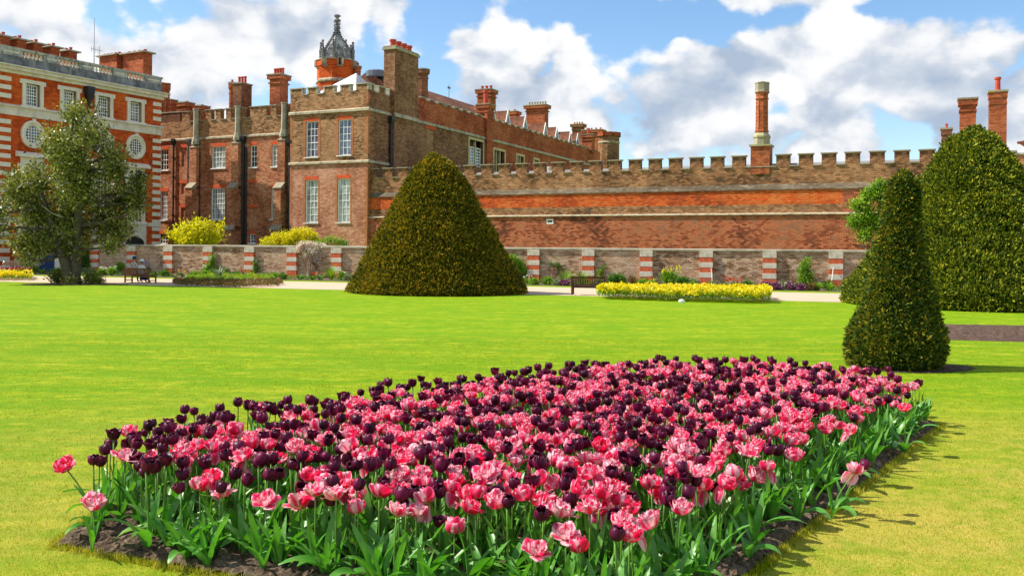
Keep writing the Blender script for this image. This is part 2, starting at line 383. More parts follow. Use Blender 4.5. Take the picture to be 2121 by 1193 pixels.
M['glass_curtain'] = glass_mat('curtained_glass', (.2, .23, .2), .15, (.52, .55, .5))
M['bark'] = stone_mat('bark', (.085, .062, .04), (.14, .11, .075), 3, dirt=(.05, .04, .03), dirt_amt=.7, vs=(2, 2, .4))
M['bark_pale'] = stone_mat('dead_wood', (.3, .27, .22), (.2, .18, .14), 3)
M['yew'] = leaf_mat('yew_leaves', [(.015, .035, .006), (.08, .1, .01), (.28, .22, .016), (.55, .33, .02)], .25, .65, .12, .9, .15)
M['yew_green'] = leaf_mat('yew_green_leaves', [(.015, .04, .008), (.06, .11, .012), (.24, .27, .02), (.45, .42, .03)], .25, .65, .12, .9, .15)
M['yew_near'] = leaf_mat('yew_near_leaves', [(.012, .035, .01), (.035, .08, .016), (.08, .13, .018), (.2, .22, .02), (.44, .32, .02)], .25, .65, .12, 2.5, .15)
M['yew_core'] = plain_mat('yew_twigs', (.02, .028, .01), .95, .05, var=.5, scale=5)
M['holly'] = leaf_mat('evergreen_leaves', [(.022, .04, .008), (.11, .135, .018), (.27, .28, .045), (.5, .46, .15)], .3, .42, .45, .7)
M['lime'] = leaf_mat('lime_leaves', [(.5, .48, .006), (.78, .72, .01), (.9, .85, .03)], .45)
M['euonymus'] = leaf_mat('gold_leaves', [(.2, .34, .01), (.85, .72, .008), (.92, .8, .03)], .4, clump=.8)
M['fresh'] = leaf_mat('fresh_leaves', [(.06, .17, .015), (.2, .38, .02), (.42, .58, .04)], .45)
M['mid_leaf'] = leaf_mat('mid_leaves', [(.03, .1, .012), (.09, .24, .02), (.24, .4, .04)], .4)
M['grey_leaf'] = leaf_mat('grey_leaves', [(.1, .16, .06), (.22, .28, .12), (.38, .4, .2)], .3)
M['bronze'] = leaf_mat('bronze_leaves', [(.03, .05, .012), (.12, .1, .02), (.28, .12, .04), (.2, .22, .03)], .25)
M['plum'] = leaf_mat('plum_flowers', [(.08, .015, .05), (.2, .05, .14), (.36, .16, .28)], .3)
M['yellow'] = leaf_mat('yellow_flowers', [(.75, .6, .005), (.9, .75, .01), (.95, .82, .06)], .35)
M['orange_f'] = leaf_mat('orange_flowers', [(.75, .25, .01), (.9, .5, .02), (.85, .1, .02)], .35)
M['pinkwhite'] = leaf_mat('pale_pink_flowers', [(.8, .5, .58), (.92, .76, .78), (.95, .88, .88)], .45)
M['redflower'] = leaf_mat('red_flowers', [(.5, .02, .01), (.75, .05, .02), (.8, .2, .04)], .3)
M['blueflower'] = leaf_mat('violet_flowers', [(.2, .14, .5), (.35, .27, .65)], .3)
M['whiteflower'] = leaf_mat('white_flowers', [(.75, .75, .65), (.85, .85, .8)], .3)
# ------------------------------------------------------------ ground
def lawn_mat():
    m, nt, b = base_mat('lawn', .9, .1); L = nt.links.new; tc = nn(nt, 'ShaderNodeTexCoord'); P = tc.outputs['Object']
    fine = noise(nt, P, 60, 4, .75); mid = noise(nt, P, 5, 5, .65); big = noise(nt, P, .35, 4, .6, (1, 2.2, 1)); band = noise(nt, P, .8, 5, .68, (.35, 1.6, 1))
    c = ramp(nt, mth(nt, 'ADD', mth(nt, 'MULTIPLY', mid, .55), mth(nt, 'MULTIPLY', fine, .45)), [(.34, (.11, .2, .002)), (.5, (.2, .31, .003)), (.64, (.37, .41, .01))])
    c = mixc(nt, maprange(nt, band, .42, .56, 0, .7), c, (.12, .27, .002))
    c = mixc(nt, maprange(nt, noise(nt, P, 1.7, 5, .7, (.6, 1.5, 1)), .52, .66, 0, .6), c, (.42, .43, .02))
    # drier, trodden turf round the tulip bed
    sp = nn(nt, 'ShaderNodeSeparateXYZ'); L(P, sp.inputs[0])
    dx = mth(nt, 'SUBTRACT', sp.outputs[0], 4.2); dy = mth(nt, 'MULTIPLY', mth(nt, 'SUBTRACT', sp.outputs[1], 7.0), .8)
    d = mth(nt, 'SQRT', mth(nt, 'ADD', mth(nt, 'MULTIPLY', dx, dx), mth(nt, 'MULTIPLY', dy, dy)))
    near = maprange(nt, d, 1.0, 6.5, 1.0, 0.0)
    dx2 = mth(nt, 'ADD', sp.outputs[0], 3.6)
    d2 = mth(nt, 'SQRT', mth(nt, 'ADD', mth(nt, 'MULTIPLY', dx2, dx2), mth(nt, 'MULTIPLY', dy, dy)))
    near = mth(nt, 'MAXIMUM', near, maprange(nt, d2, .5, 6.0, .6, 0.0))
    dry = mth(nt, 'MULTIPLY', near, maprange(nt, mth(nt, 'ADD', mth(nt, 'MULTIPLY', big, .5), mth(nt, 'MULTIPLY', mid, .5)), .36, .6, .25, 1.0))
    c = mixc(nt, mth(nt, 'MULTIPLY', dry, .85), c, ramp(nt, fine, [(.34, (.3, .25, .02)), (.5, (.48, .36, .06)), (.66, (.68, .5, .17))]))
    L(c, b.inputs['Base Color']); bump(nt, b, mth(nt, 'ADD', fine, mth(nt, 'MULTIPLY', mid, .8)), .6, .04); return m
M['lawn'] = lawn_mat()
def gravel_mat():
    m, nt, b = base_mat('gravel', .95, .1); tc = nn(nt, 'ShaderNodeTexCoord'); P = tc.outputs['Object']
    c = mixc(nt, maprange(nt, noise(nt, P, 30, 3, .8), .3, .7), (.44, .32, .21), (.64, .5, .37))
    c = mixc(nt, maprange(nt, noise(nt, P, .7, 4, .6), .4, .7, 0, .35), c, (.48, .34, .22))
    nt.links.new(c, b.inputs['Base Color']); return m
M['gravel'] = gravel_mat()
def soil_mat(name, a, b_, pale):
    m, nt, b = base_mat(name, .95, .1); tc = nn(nt, 'ShaderNodeTexCoord'); P = tc.outputs['Object']
    c = ramp(nt, noise(nt, P, 30, 6, .8), [(.32, a), (.52, b_), (.68, pale)])
    c = mixc(nt, maprange(nt, noise(nt, P, 5, 5, .7), .5, .7, 0, .5), c, pale)
    nt.links.new(c, b.inputs['Base Color']); bump(nt, b, noise(nt, P, 40, 6, .8), 1.0, .03); return m
M['soil'] = soil_mat('soil', (.04, .026, .018), (.14, .095, .06), (.4, .31, .22))
M['mulch'] = soil_mat('mulch', (.03, .018, .012), (.1, .06, .045), (.28, .19, .13))

def struct(name, verts, faces, mat, z=0):
    me = bpy.data.meshes.new(name); me.from_pydata(verts, [], faces); me.materials.append(mat); me.update()
    o = bpy.data.objects.new(name, me); col.objects.link(o); o['kind'] = 'structure'; return o
struct('lawn', [(-600, -60, 0), (600, -60, 0), (600, 900, 0), (-600, 900, 0)], [(0, 1, 2, 3)], M['lawn'])

GWF = Face.pts(350, 68.8, 1731, 54.0, 540)            # garden wall plane
def gwl(x, off):                                       # a point on a line parallel to the garden wall
    p = GWF.w(x, off); return (p[0], p[1])
def strip(name, o0, o1, z, mat, x0=-60, x1=90):
    n = 40; vs = []; fs = []
    for i in range(n + 1):
        x = x0 + (x1 - x0) * i / n; a = gwl(x, o0); b = gwl(x, o1); vs += [(a[0], a[1], z), (b[0], b[1], z)]
    for i in range(n): fs.append((2 * i, 2 * i + 2, 2 * i + 3, 2 * i + 1))
    return struct(name, vs, fs, mat)
def off_of(u, v):  # offset of a ground pixel from the wall plane
    p = GP(u, v); return (Vector((p.x, p.y)) - GWF.o).dot(GWF.i)
po0 = (off_of(1700, 629) + off_of(1120, 613) + off_of(620, 594)) / 3; po1 = (off_of(1700, 612) + off_of(330, 574)) / 2
bo = (off_of(1700, 607) + off_of(300, 572)) / 2
strip('gravel_path', po0, po1, .006, M['gravel'])
strip('border_soil', bo, -.05, .012, M['soil'])

# ------------------------------------------------------------ building pieces
def wall_sheet(face, x0, x1, z0, z1, holes, mats, parent, name='wall', bands=(), reveal=.22, y=0.0, reveal_m=None):
    mb = MB()
    xs = sorted({x0, x1, *[h[0] for h in holes], *[h[1] for h in holes]}); xs = [x for x in xs if x0 <= x <= x1]
    zs = sorted({z0, z1, *[h[2] for h in holes], *[h[3] for h in holes], *[b[0] for b in bands]}); zs = [z for z in zs if z0 <= z <= z1]
    for i in range(len(xs) - 1):
        for j in range(len(zs) - 1):
            cx, cz = (xs[i] + xs[i + 1]) / 2, (zs[j] + zs[j + 1]) / 2
            if any(h[0] < cx < h[1] and h[2] < cz < h[3] for h in holes): continue
            mi = 0
            for b in bands:
                if cz > b[0]: mi = b[1]
            mb.quad((xs[i], y, zs[j]), (xs[i + 1], y, zs[j]), (xs[i + 1], y, zs[j + 1]), (xs[i], y, zs[j + 1]), mi)
    for a, b, c, d in [h[:4] for h in holes]:
        r = reveal; mi = reveal_m if reveal_m is not None else 0
        mb.quad((a, y, c), (a, y + r, c), (a, y + r, d), (a, y, d), mi); mb.quad((b, y + r, c), (b, y, c), (b, y, d), (b, y + r, d), mi)
        mb.quad((a, y, c), (b, y, c), (b, y + r, c), (a, y + r, c), mi); mb.quad((a, y + r, d), (b, y + r, d), (b, y, d), (a, y, d), mi)
    return mb.build(name, mats, parent, face)

_wc = {}
def window(parent, face, h, cols, rows, y=.12, glass='glass', lintel='gauged', sill='white', bar=.045, fr=.09, meet=True, name='window', lint_h=.32, lint_out=.12, sw=.12):
    x0, x1, z0, z1 = h[:4]; w, hh = round(x1 - x0, 2), round(z1 - z0, 2)
    key = (w, hh, cols, rows, bar, fr, meet)
    if key not in _wc:
        mb = MB(); w2 = w / 2
        mb.box(-w2, -w2 + fr, 0, .1, 0, hh); mb.box(w2 - fr, w2, 0, .1, 0, hh)
        mb.box(-w2 + fr, w2 - fr, .004, .1, 0, fr); mb.box(-w2 + fr, w2 - fr, .004, .1, hh - fr, hh)
        for i in range(1, cols):
            x = -w2 + fr + (w - 2 * fr) * i / cols; mb.box(x - bar / 2, x + bar / 2, .03, .075, fr, hh - fr)
        for j in range(1, rows):
            z = fr + (hh - 2 * fr) * j / rows; t = bar * 1.6 if (meet and j == rows // 2) else bar
            mb.box(-w2 + fr, w2 - fr, .022, .07, z - t / 2, z + t / 2)
        p = MB(); p.quad((-w2 + .02, .06, .02), (w2 - .02, .06, .02), (w2 - .02, .06, hh - .02), (-w2 + .02, .06, hh - .02))
        _wc[key] = (mb.mesh('window', M['white']), p)
    me, p = _wc[key]; cx = (x0 + x1) / 2
    o = put(bpy.data.objects.new(name, me), parent, face, cx, y, z0)
    pm = p.mesh('pane', M[glass]); put(bpy.data.objects.new('pane', pm), o, face, cx, y, z0)
    if sill: MB().box(-w / 2 - sw, w / 2 + sw, -y - .1, 0, -.1, 0.0).build('sill', M[sill], o, face, cx, y, z0)
    if lintel:
        mb = MB(); n = len(mb.v); e = lint_out
        f0, f1 = -y - .012, -y + .05
        mb.v += [(-w / 2, f0, hh), (w / 2, f0, hh), (w / 2 + e, f0, hh + lint_h), (-w / 2 - e, f0, hh + lint_h), (-w / 2, f1, hh), (w / 2, f1, hh), (w / 2 + e, f1, hh + lint_h), (-w / 2 - e, f1, hh + lint_h)]
        for q in ((0, 1, 2, 3), (0, 4, 5, 1), (1, 5, 6, 2), (2, 6, 7, 3), (3, 7, 4, 0)): mb.f.append(q); mb.m.append(0)
        mb.build('lintel', M[lintel], o, face, cx, y, z0)
    return o
def hole(face, uL, uR, vT, vB, off=0):
    um = (uL + uR) / 2; vm = (vT + vB) / 2
    return [face.s_(uL, vm, off), face.s_(uR, vm, off), face.z_(um, vB, off), face.z_(um, vT, off)]

def merlons(parent, face, spans, zs, zt, th, brick, stone, cap=.12, y=0.0, side_stone=False, zdrop=.02):
    """merlons from sill height zs to zt, each a part with its coping; crenel copings between them"""
    cache = {}
    for a, b in spans:
        w = round(b - a, 2)
        if w not in cache:
            mb = MB(); mb.box(-w / 2, w / 2, 0, th, 0, zt - zs - cap, skip='b'); cp = MB()
            cp.wedge(-w / 2 - .07, w / 2 + .07, -.08, th + .08, zt - zs - cap, zt - zs - cap * .35, zt - zs)
            if side_stone:
                cp.box(-w / 2 - .05, -w / 2 + .12, -.03, th + .03, 0, zt - zs - cap - .002); cp.box(w / 2 - .12, w / 2 + .05, -.03, th + .03, 0, zt - zs - cap - .002)
            cache[w] = (mb.mesh('merlon', M[brick]), cp.mesh('coping', M[stone]))
        m1, m2 = cache[w]; cx = (a + b) / 2
        o = put(bpy.data.objects.new('merlon', m1), parent, face, cx, y, zs)
        put(bpy.data.objects.new('coping', m2), o, face, cx, y, zs)
    for i in range(len(spans) - 1):
        a, b = spans[i][1], spans[i + 1][0]
        if b - a > .15: MB().wedge(a + (.052 if side_stone else -.03), b - (.052 if side_stone else -.03), -.09, th + .09, zs - .1, zs - .02, zs + .03).build('crenel_coping', M[stone], parent, face, 0, y, 0)

def chimney(parent, face, cx, cy, w, d, z0, z1, brick='brick_flue', capw=.14, pots=0, pot_h=.7, pot_r=.14, cap='stone_lichen', name='chimney', kind='square', along='x', corbel=True, pot_mat='pot', n=8):
    mb = MB()
    if kind == 'square':
        mb.box(-w / 2, w / 2, -d / 2, d / 2, z0, z1 - .5)
        if corbel:
            mb.box(-w / 2 - capw * .5, w / 2 + capw * .5, -d / 2 - capw * .5, d / 2 + capw * .5, z1 - .95, z1 - .8)
            mb.box(-w / 2 - capw, w / 2 + capw, -d / 2 - capw, d / 2 + capw, z1 - .5, z1 - .12)
        else: mb.box(-w / 2 - .003, w / 2 + .003, -d / 2 - .003, d / 2 + .003, z1 - .5, z1 - .12)
        cb = MB().box(-w / 2 - capw - .05, w / 2 + capw + .05, -d / 2 - capw - .05, d / 2 + capw + .05, z1 - .12, z1)
    else:
        r = w / 2; ph = PI / 8; H = z1 - z0
        mb.lathe([(r * 1.0, z0), (r, z1 - H * .25), (r * 1.12, z1 - H * .24), (r * 1.12, z1 - H * .22), (r, z1 - H * .21), (r, z1 - H * .16), (r * 1.3, z1 - H * .12), (r * 1.3, z1 - .15)], n, ph=ph)
        cb = MB().lathe([(r * 1.36, z1 - .15), (r * 1.36, z1 - .02), (r * .9, z1)], n, ph=ph)
    o = mb.build(name, M[brick], parent, face, cx, cy, 0)
    cb.build('cap', M[cap], o, face, cx, cy, 0)
    if pots:
        pm = MB().lathe([(pot_r, 0), (pot_r * .85, pot_h * .15), (pot_r * .8, pot_h * .8), (pot_r * 1.05, pot_h * .86), (pot_r * 1.05, pot_h)], 10).mesh('pot', M[pot_mat], False)
        for k in range(pots):
            t = (k + .5) / pots - .5; px, py = (t * w, 0) if along == 'x' else (0, t * d)
            put(bpy.data.objects.new('pot', pm), o, face, cx + px, cy + py, z1)
    return o
def pipe(parent, face, x, z0, z1, r=.07, y=-.1, hopper=True, name='drainpipe', mat='iron'):
    mb = MB().tube([(0, 0, z0), (0, 0, z1)], [r, r], 8)
    z = z0 + 1.2
    while z < z1 - .5: mb.lathe([(r * 1.5, z), (r * 1.5, z + .16)], 8); z += 1.9
    if hopper: mb.lathe([(r, z1 - .1), (r * 3, z1 + .35), (r * 3.2, z1 + .6)], 4, ph=PI / 4)
    return mb.build(name, M[mat], parent, face, x, y, 0)

# ------------------------------------------------------------ garden wall
gw = bld('garden_wall', GWF, 'low mottled brick garden wall with stone coping and striped piers', 'wall')
gxL = GWF.s_(150, 540); gxR = GWF.s_(2300, 540); GH = 2.26
MB().box(gxL, gxR, 0, .4, 0, GH - .12).build('wall_panel', M['brick_garden'], gw, GWF)
MB().wedge(gxL - .02, gxR, -.09, .49, GH - .12, GH - .02, GH + .02).build('coping', M['coping_pale'], gw, GWF)
def pier_mesh():
    mb = MB(); w = .39; z = 0.0; hs = [(.34, 1), (.3, 0), (.34, 1), (.3, 0), (.34, 1), (.3, 0), (.34, 0)]
    top = GH - .125; bands = [(top - .37, top, 0), (top - .68, top - .37, 1), (top - 1.0, top - .68, 0), (top - 1.3, top - 1.0, 1), (top - 1.62, top - 1.3, 0), (0, top - 1.62, 1)]
    for a, b, mi in bands:
        e = .012 if mi == 0 else 0
        mb.box(-w - e, w + e, -.17 - e, 0.0, a, b, mi)
    return mb.mesh('pier', [M['pier_stone'], M['pier_brick']])
pm = pier_mesh()
for u in (197, 274, 350, 432, 518, 606, 698, 793, 892, 998, 1106, 1219, 1339, 1463, 1594, 1731, 1878, 2030):
    put(bpy.data.objects.new('pier', pm), gw, GWF, GWF.s_(u, 560), 0, 0)
# gateway to the left of it
gf = GWF
gate = bld('gateway', gf, 'pale stone gateway with a tall dark blue door behind the spreading tree', 'gateway', gf.s_(97, 540), 0)
gx0, gx1 = gf.s_(60, 540), gf.s_(130, 540); da, db = gf.s_(77, 540), gf.s_(115, 540)
MB().box(gx0, da, -.1, .6, 0, 3.2).build('jamb', M['stone_frame'], gate, gf); MB().box(db, gx1, -.1, .6, 0, 3.2).build('jamb', M['stone_frame'], gate, gf)
MB().box(gx0 - .1, gx1 + .1, -.2, .7, 3.2, 3.6).build('lintel', M['stone_frame'], gate, gf)
M['door_blue'] = plain_mat('blue_paint', (.012, .05, .16), .4, .4)
dm = MB(); k = 0
dw = (db - da) / 10
for i in range(10): dm.box(da + i * dw + .01, da + (i + 1) * dw - .01, .2, .26, .05, 3.1)
dm.box(da, db, .262, .3, .05, 3.1)
dr = dm.build('door', M['door_blue'], gate, gf)
MB().tube([(0, 0, 0), (0, -.06, 0), (0, -.06, .14), (0, 0, .14)], [.015] * 4, 6).build('handle', M['iron'], dr, gf, (da + db) / 2, .2, 1.2)
lw = bld('brick_wall', gf, 'plain red-brown brick wall behind the crowd barrier', 'wall')
lx0, lx1 = gf.s_(-90, 540), gx0
MB().box(lx0, lx1 - .002, .1, .5, 0, 3.0).build('wall_panel', M['brick_mid'], lw, gf); MB().box(lx0, lx1 - .004, 0, .6, 3.0, 3.15).build('coping', M['coping_pale'], lw, gf)
put(bpy.data.objects.new('pier', pm), lw, gf, gf.s_(2, 540), .095, 0)
lw2 = gf.s_(150, 540)
MB().box(gx1 + .002, gxL - .002, .05, .4, 0, 2.3).build('wall_return', M['brick_garden'], lw, gf)
# crowd barrier
ba = GP(6, 578); bb = GP(55, 576); bf = Face(ba.x, ba.y, bb.x - ba.x, bb.y - ba.y); bw = (bb - ba).length
br = bld('crowd_barrier', bf, 'galvanised steel crowd barrier standing before the plain brick wall', 'barrier')
mb = MB(); mb.tube([(0, 0, .15), (0, 0, 1.02), (.08, 0, 1.1), (bw - .08, 0, 1.1), (bw, 0, 1.02), (bw, 0, .15), (.0, 0, .15)], [.022] * 7, 6); mb.build('frame', M['metal'], br, bf)
for i in range(1, 17): MB().tube([(0, 0, .15), (0, 0, 1.1)], [.011, .011], 5).build('bar', M['metal'], br, bf, bw * i / 17, 0, 0)
for x in (.2, bw - .2): MB().tube([(0, -.3, .01), (0, -.02, .15), (0, .02, .15), (0, .3, .01)], [.018] * 4, 5).build('foot', M['metal'], br, bf, x, 0, 0)

# ------------------------------------------------------------ long crenellated wall
KF = 307500.0
def Dfront(u): return KF / (u + 4100 - 1060)
MW = Face.pts(760, Dfront(760) + .3, 1920, Dfront(1920) + .3, 320)
mw = bld('crenellated_wall', MW, 'long high brick wall with battlements, bands of brown and orange brick', 'wall')
x0 = MW.s_(764, 400); x1 = MW.s_(1945, 400)
zt = MW.z_(1500, 321.5); zs = MW.z_(1505, 345.5); zt_ = zt; 
zl = MW.z_(1500, 393); zstr = MW.z_(1500, 442.5)
zmid = MW.z_(1500, 425)
xE = MW.s_(1745, 400)
ymid = .14
wl = [hole(MW, 1131.5, 1146, 454, 464)]
wall_sheet(MW, x0, x1, 0, zstr - .12, wl, [M['brick_wall_low']], mw, 'lower_wall', reveal=.2)
bxb = MB(); bxb.quad((x0, ymid, zstr), (xE, ymid, zstr), (xE, ymid, zmid), (x0, ymid, zmid), 1); bxb.quad((x0, ymid, zmid), (xE, ymid, zmid), (xE, ymid, zl - .1), (x0, ymid, zl - .1), 0)
bxb.quad((xE, ymid - .01, zstr), (x1, ymid - .01, zstr), (x1, ymid - .01, zl - .1), (xE, ymid - .01, zl - .1), 2); bxb.quad((xE, ymid - .01, zstr), (xE, ymid - .01, zl - .1), (xE, ymid, zl - .1), (xE, ymid, zstr), 2)
bxb.build('middle_band', [M['brick_wall_red'], M['brick_wall_top'], M['brick_wall_low']], mw, MW)
ub = MB(); ub.box(x0, x1, .28, 1.0, zl + .35, zs).build('upper_wall', M['brick_wall_top'], mw, MW)
M['ledge'] = brick_mat('weathered_ledge', [(.1, .06, .035), (.2, .14, .085), (.32, .24, .15)], (.3, .25, .18), bw=.28, bh=.06, soot_amt=.8, soot=(.1, .08, .05), pale=(.42, .38, .29), pale_amt=.45)
MB().wedge(x0, x1, .06, .28, zl - .1, zl - .02, zl + .349).build('ledge', M['ledge'], mw, MW)
MB().box(x0, x1, .3, 1.0, 0, zl + .2).build('backing', M['brick_dark'], mw, MW)
sb = MB(); sb.wedge(x0, x1, -.12, .13, zstr - .12, zstr - .06, zstr + .02); sb.build('string_course', M['stone'], mw, MW)
cen = [768.5, 803, 834, 866, 900, 936.8, 972, 1007.7, 1043.6, 1080.3, 1117, 1154.6, 1193.4, 1233, 1273, 1314.5, 1355.8, 1398, 1441.8, 1485, 1530, 1621.7, 1668.8, 1716.5, 1765.8, 1816.8, 1867.9, 1920.4]
sp = []
for c in cen:
    xc = MW.s_(c, 330, .28); sp.append((xc - .48, xc + .48))
merlons(mw, MW, sp, zs, zt, .45, 'brick_wall_top', 'coping', .13, .28)
# pale roof flashing lying behind the battlements
MB().wedge(x0 + 3.5, x1, 1.3, 6.0, zs - .6, zs + .24, zs + .6).build('roof', M['lead'], mw, MW)
o = window(mw, MW, wl[0], 1, 1, .02, 'glass', None, None, fr=.1)
# tall octagonal flue
cx = MW.s_(1577.5, 320, .9); Dk = MW.D_(1577, 320, .9)
zz = lambda v: MW.z_(1578, v, .9); pxm = Dk / FPX
fl = MB(); fl.box(-19 * pxm, 19 * pxm, -19 * pxm, 19 * pxm, zs - .6, zz(305)); 
fo = fl.build('chimney', M['brick_flue'], mw, MW, cx, .9, 0)
MB().wedge(-22 * pxm, 22 * pxm, -22 * pxm, 22 * pxm, zz(305), zz(301.5), zz(301)).build('plinth_cap', M['stone_lichen'], fo, MW, cx, .9)
MB().lathe([(17 * pxm, zz(301)), (17 * pxm, zz(288)), (18.5 * pxm, zz(286)), (18.5 * pxm, zz(283)), (13 * pxm, zz(276))], 8, ph=PI / 8).build('base_moulding', M['stone_lichen'], fo, MW, cx, .9)
sh = MB().lathe([(12.6 * pxm, zz(277)), (14.5 * pxm, zz(274)), (14.5 * pxm, zz(271.5)), (12.4 * pxm, zz(270)), (11.8 * pxm, zz(208)), (14 * pxm, zz(206.5)), (14 * pxm, zz(204.5)), (12.4 * pxm, zz(203)), (12.6 * pxm, zz(196)), (14.8 * pxm, zz(193))], 8, ph=PI / 8)
for k in range(8):
    a = 2 * PI * k / 8 + PI / 8; sh.tube([(12.1 * pxm * math.cos(a), 12.1 * pxm * math.sin(a), zz(270)), (11.6 * pxm * math.cos(a), 11.6 * pxm * math.sin(a), zz(209))], [.035, .035], 5)
sh.build('shaft', M['brick_flue'], fo, MW, cx, .9)
MB().lathe([(15.2 * pxm, zz(193)), (15.6 * pxm, zz(191)), (14.6 * pxm, zz(189)), (14.8 * pxm, zz(176)), (15.6 * pxm, zz(174)), (15.6 * pxm, zz(172.5)), (6 * pxm, zz(171)), (5 * pxm, zz(169.5))], 8, ph=PI / 8).build('cap', M['coping'], fo, MW, cx, .9)
# small lead-coloured ventilator seen between two merlons
vx = MW.s_(1138, 340, 2.2)
MB().lathe([(.3, zs - .2), (.34, zs + .2), (.2, zs + .25), (.17, zs + .45), (.22, zs + .47), (.2, zs + .62), (.05, zs + .66)], 10).build('roof_vent', M['coping_pale'], mw, MW, vx, 2.2)

# ------------------------------------------------------------ right-hand gabled house and its chimneys
RH = Face.pts(1945, Dfront(1945), 2200, Dfront(2200), 320)
rh = bld('gabled_house', RH, 'brick end of a house with white-coped gable, half hidden by the big yew', 'building')
rx0, rx1 = RH.s_(1946, 330), RH.s_(2230, 330)
zw = RH.z_(2105, 321)
MB().box(rx0, rx1, 0, 8, 0, zw).build('wall', M['brick_mid'], rh, RH)
za, zb = RH.z_(2043, 277), zw
a, b_ = RH.s_(1990, 300), RH.s_(2088, 300); am = RH.s_(2041, 300)
g = MB(); g.v += [(a, .05, zw), (b_, .05, zw), (am, .05, za - .12), (a, .5, zw), (b_, .5, zw), (am, .5, za - .12)]
for q in ((0, 1, 2), (5, 4, 3), (1, 4, 5, 2), (0, 2, 5, 3)): g.f.append(q); g.m.append(0)
g.build('gable', M['brick_mid'], rh, RH)
def slope_box(x0, z0, x1, z1, y0, y1, t):
    m_ = MB(); m_.v += [(x0, y0, z0), (x1, y0, z1), (x1, y0, z1 + t), (x0, y0, z0 + t), (x0, y1, z0), (x1, y1, z1), (x1, y1, z1 + t), (x0, y1, z0 + t)]
    for q in ((0, 1, 2, 3), (7, 6, 5, 4), (3, 2, 6, 7), (4, 5, 1, 0), (1, 5, 6, 2), (0, 3, 7, 4)): m_.f.append(q); m_.m.append(0)
    return m_
slope_box(am, za - .12, b_ + .1, zw - .1, -.05, .6, .28).build('gable_coping', M['lead'], rh, RH)
slope_box(a - .1, zw - .1, am - .002, za - .12, -.05, .6, .28).build('gable_coping', M['lead'], rh, RH)
rf = MB(); rf.v += [(a, .6, zw), (b_, .6, zw), (am, .6, za - .1), (a, 8, zw), (b_, 8, zw), (am, 8, za - .1)]
for q in ((1, 4, 5, 2), (0, 2, 5, 3), (5, 4, 3)): rf.f.append(q); rf.m.append(0)
rf.build('roof', M['tile'], rh, RH)
zt2 = RH.z_(2090, 303)
xs_ = [(RH.s_(2068, 310), RH.s_(2101, 310))]
m1 = MB().box(-.55, .55, 0, .5, 0, zt2 - zw - .12).build('merlon', M['brick_wall_top'], rh, RH, sum(xs_[0]) / 2, -.06, zw - .3)
MB().box(-.62, .62, -.06, .56, zt2 - zw - .12, zt2 - zw).build('coping', M['coping'], m1, RH, sum(xs_[0]) / 2, -.06, zw - .3)
MB().box(RH.s_(2101, 320) - .1, rx1, -.08, .5, zw, zw + .12).build('coping', M['coping_pale'], rh, RH)
def chim_px(parent, face, uL, uR, vT, z0, off, **kw):
    um = (uL + uR) / 2; x = face.s_(um, vT, off); D = face.D_(um, vT, off); w = (uR - uL) * D / FPX * .97
    d = kw.pop('d', w); return chimney(parent, face, x, off, w, d, z0, face.z_(um, vT, off), **kw)
chim_px(rh, RH, 1989, 2020, 205, zw, 2.5, brick='brick_flue', capw=.1, cap='coping')
chim_px(rh, RH, 2050, 2083, 190, zw, 2.0, brick='brick_flue', capw=.04, cap='stone_lichen', pots=1, pot_h=.95, pot_r=.2, d=1.15)
chim_px(rh, RH, 1951, 1970, 266, zw - 1, 2.5, brick='brick_stack', capw=.05, cap='coping', pots=1, pot_h=.3, pot_r=.1)
# far right eaves
HF = Face.pts(2098, 66, 2300, 60, 300)
hh_ = bld('hipped_house', HF, 'corner of a brown tiled hipped roof with deep cream eaves at right edge', 'building')
hx0 = HF.s_(2112, 300); ze = HF.z_(2098, 300); hx1 = hx0 + 12
MB().box(hx0 + 1.2, hx1 - 1.2, 1.2, 9, 0, ze - 1.2).build('wall', M['stone'], hh_, HF)
so_ = MB(); y1 = 10.2
so_.v += [(hx0, 0, ze), (hx1, 0, ze), (hx1, y1, ze), (hx0, y1, ze), (hx0 + 1.2, 1.2, ze - 1.3), (hx1 - 1.2, 1.2, ze - 1.3), (hx1 - 1.2, y1 - 1.2, ze - 1.3), (hx0 + 1.2, y1 - 1.2, ze - 1.3)]
for q in ((0, 4, 5, 1), (1, 5, 6, 2), (2, 6, 7, 3), (3, 7, 4, 0), (0, 1, 2, 3)): so_.f.append(q); so_.m.append(0)
so_.build('eaves_soffit', M['stone'], hh_, HF)
M['red_gutter'] = plain_mat('red_brown_paint', (.12, .03, .02), .5)
mb = MB(); mb.box(hx0 - .12, hx1, -.12, 0.0, ze + .005, ze + .17); mb.box(hx0 - .12, hx0, 0, y1, ze + .005, ze + .17); mb.build('gutter', M['red_gutter'], hh_, HF)
rr = MB(); rr.v += [(hx0, 0, ze + .16), (hx1, 0, ze + .16), (hx1, y1, ze + .16), (hx0, y1, ze + .16), (hx0 + 5, 5, ze + 3.4), (hx1 - 5, 5, ze + 3.4)]
for q in ((0, 1, 5, 4), (1, 2, 5), (2, 3, 4, 5), (3, 0, 4)): rr.f.append(q); rr.m.append(0)
M['tile_brown'] = brick_mat('brown_tile', [(.2, .12, .06), (.36, .24, .12), (.45, .33, .18)], (.12, .08, .05), bw=.2, bh=.14)
rr.build('roof', M['tile_brown'], hh_, HF)
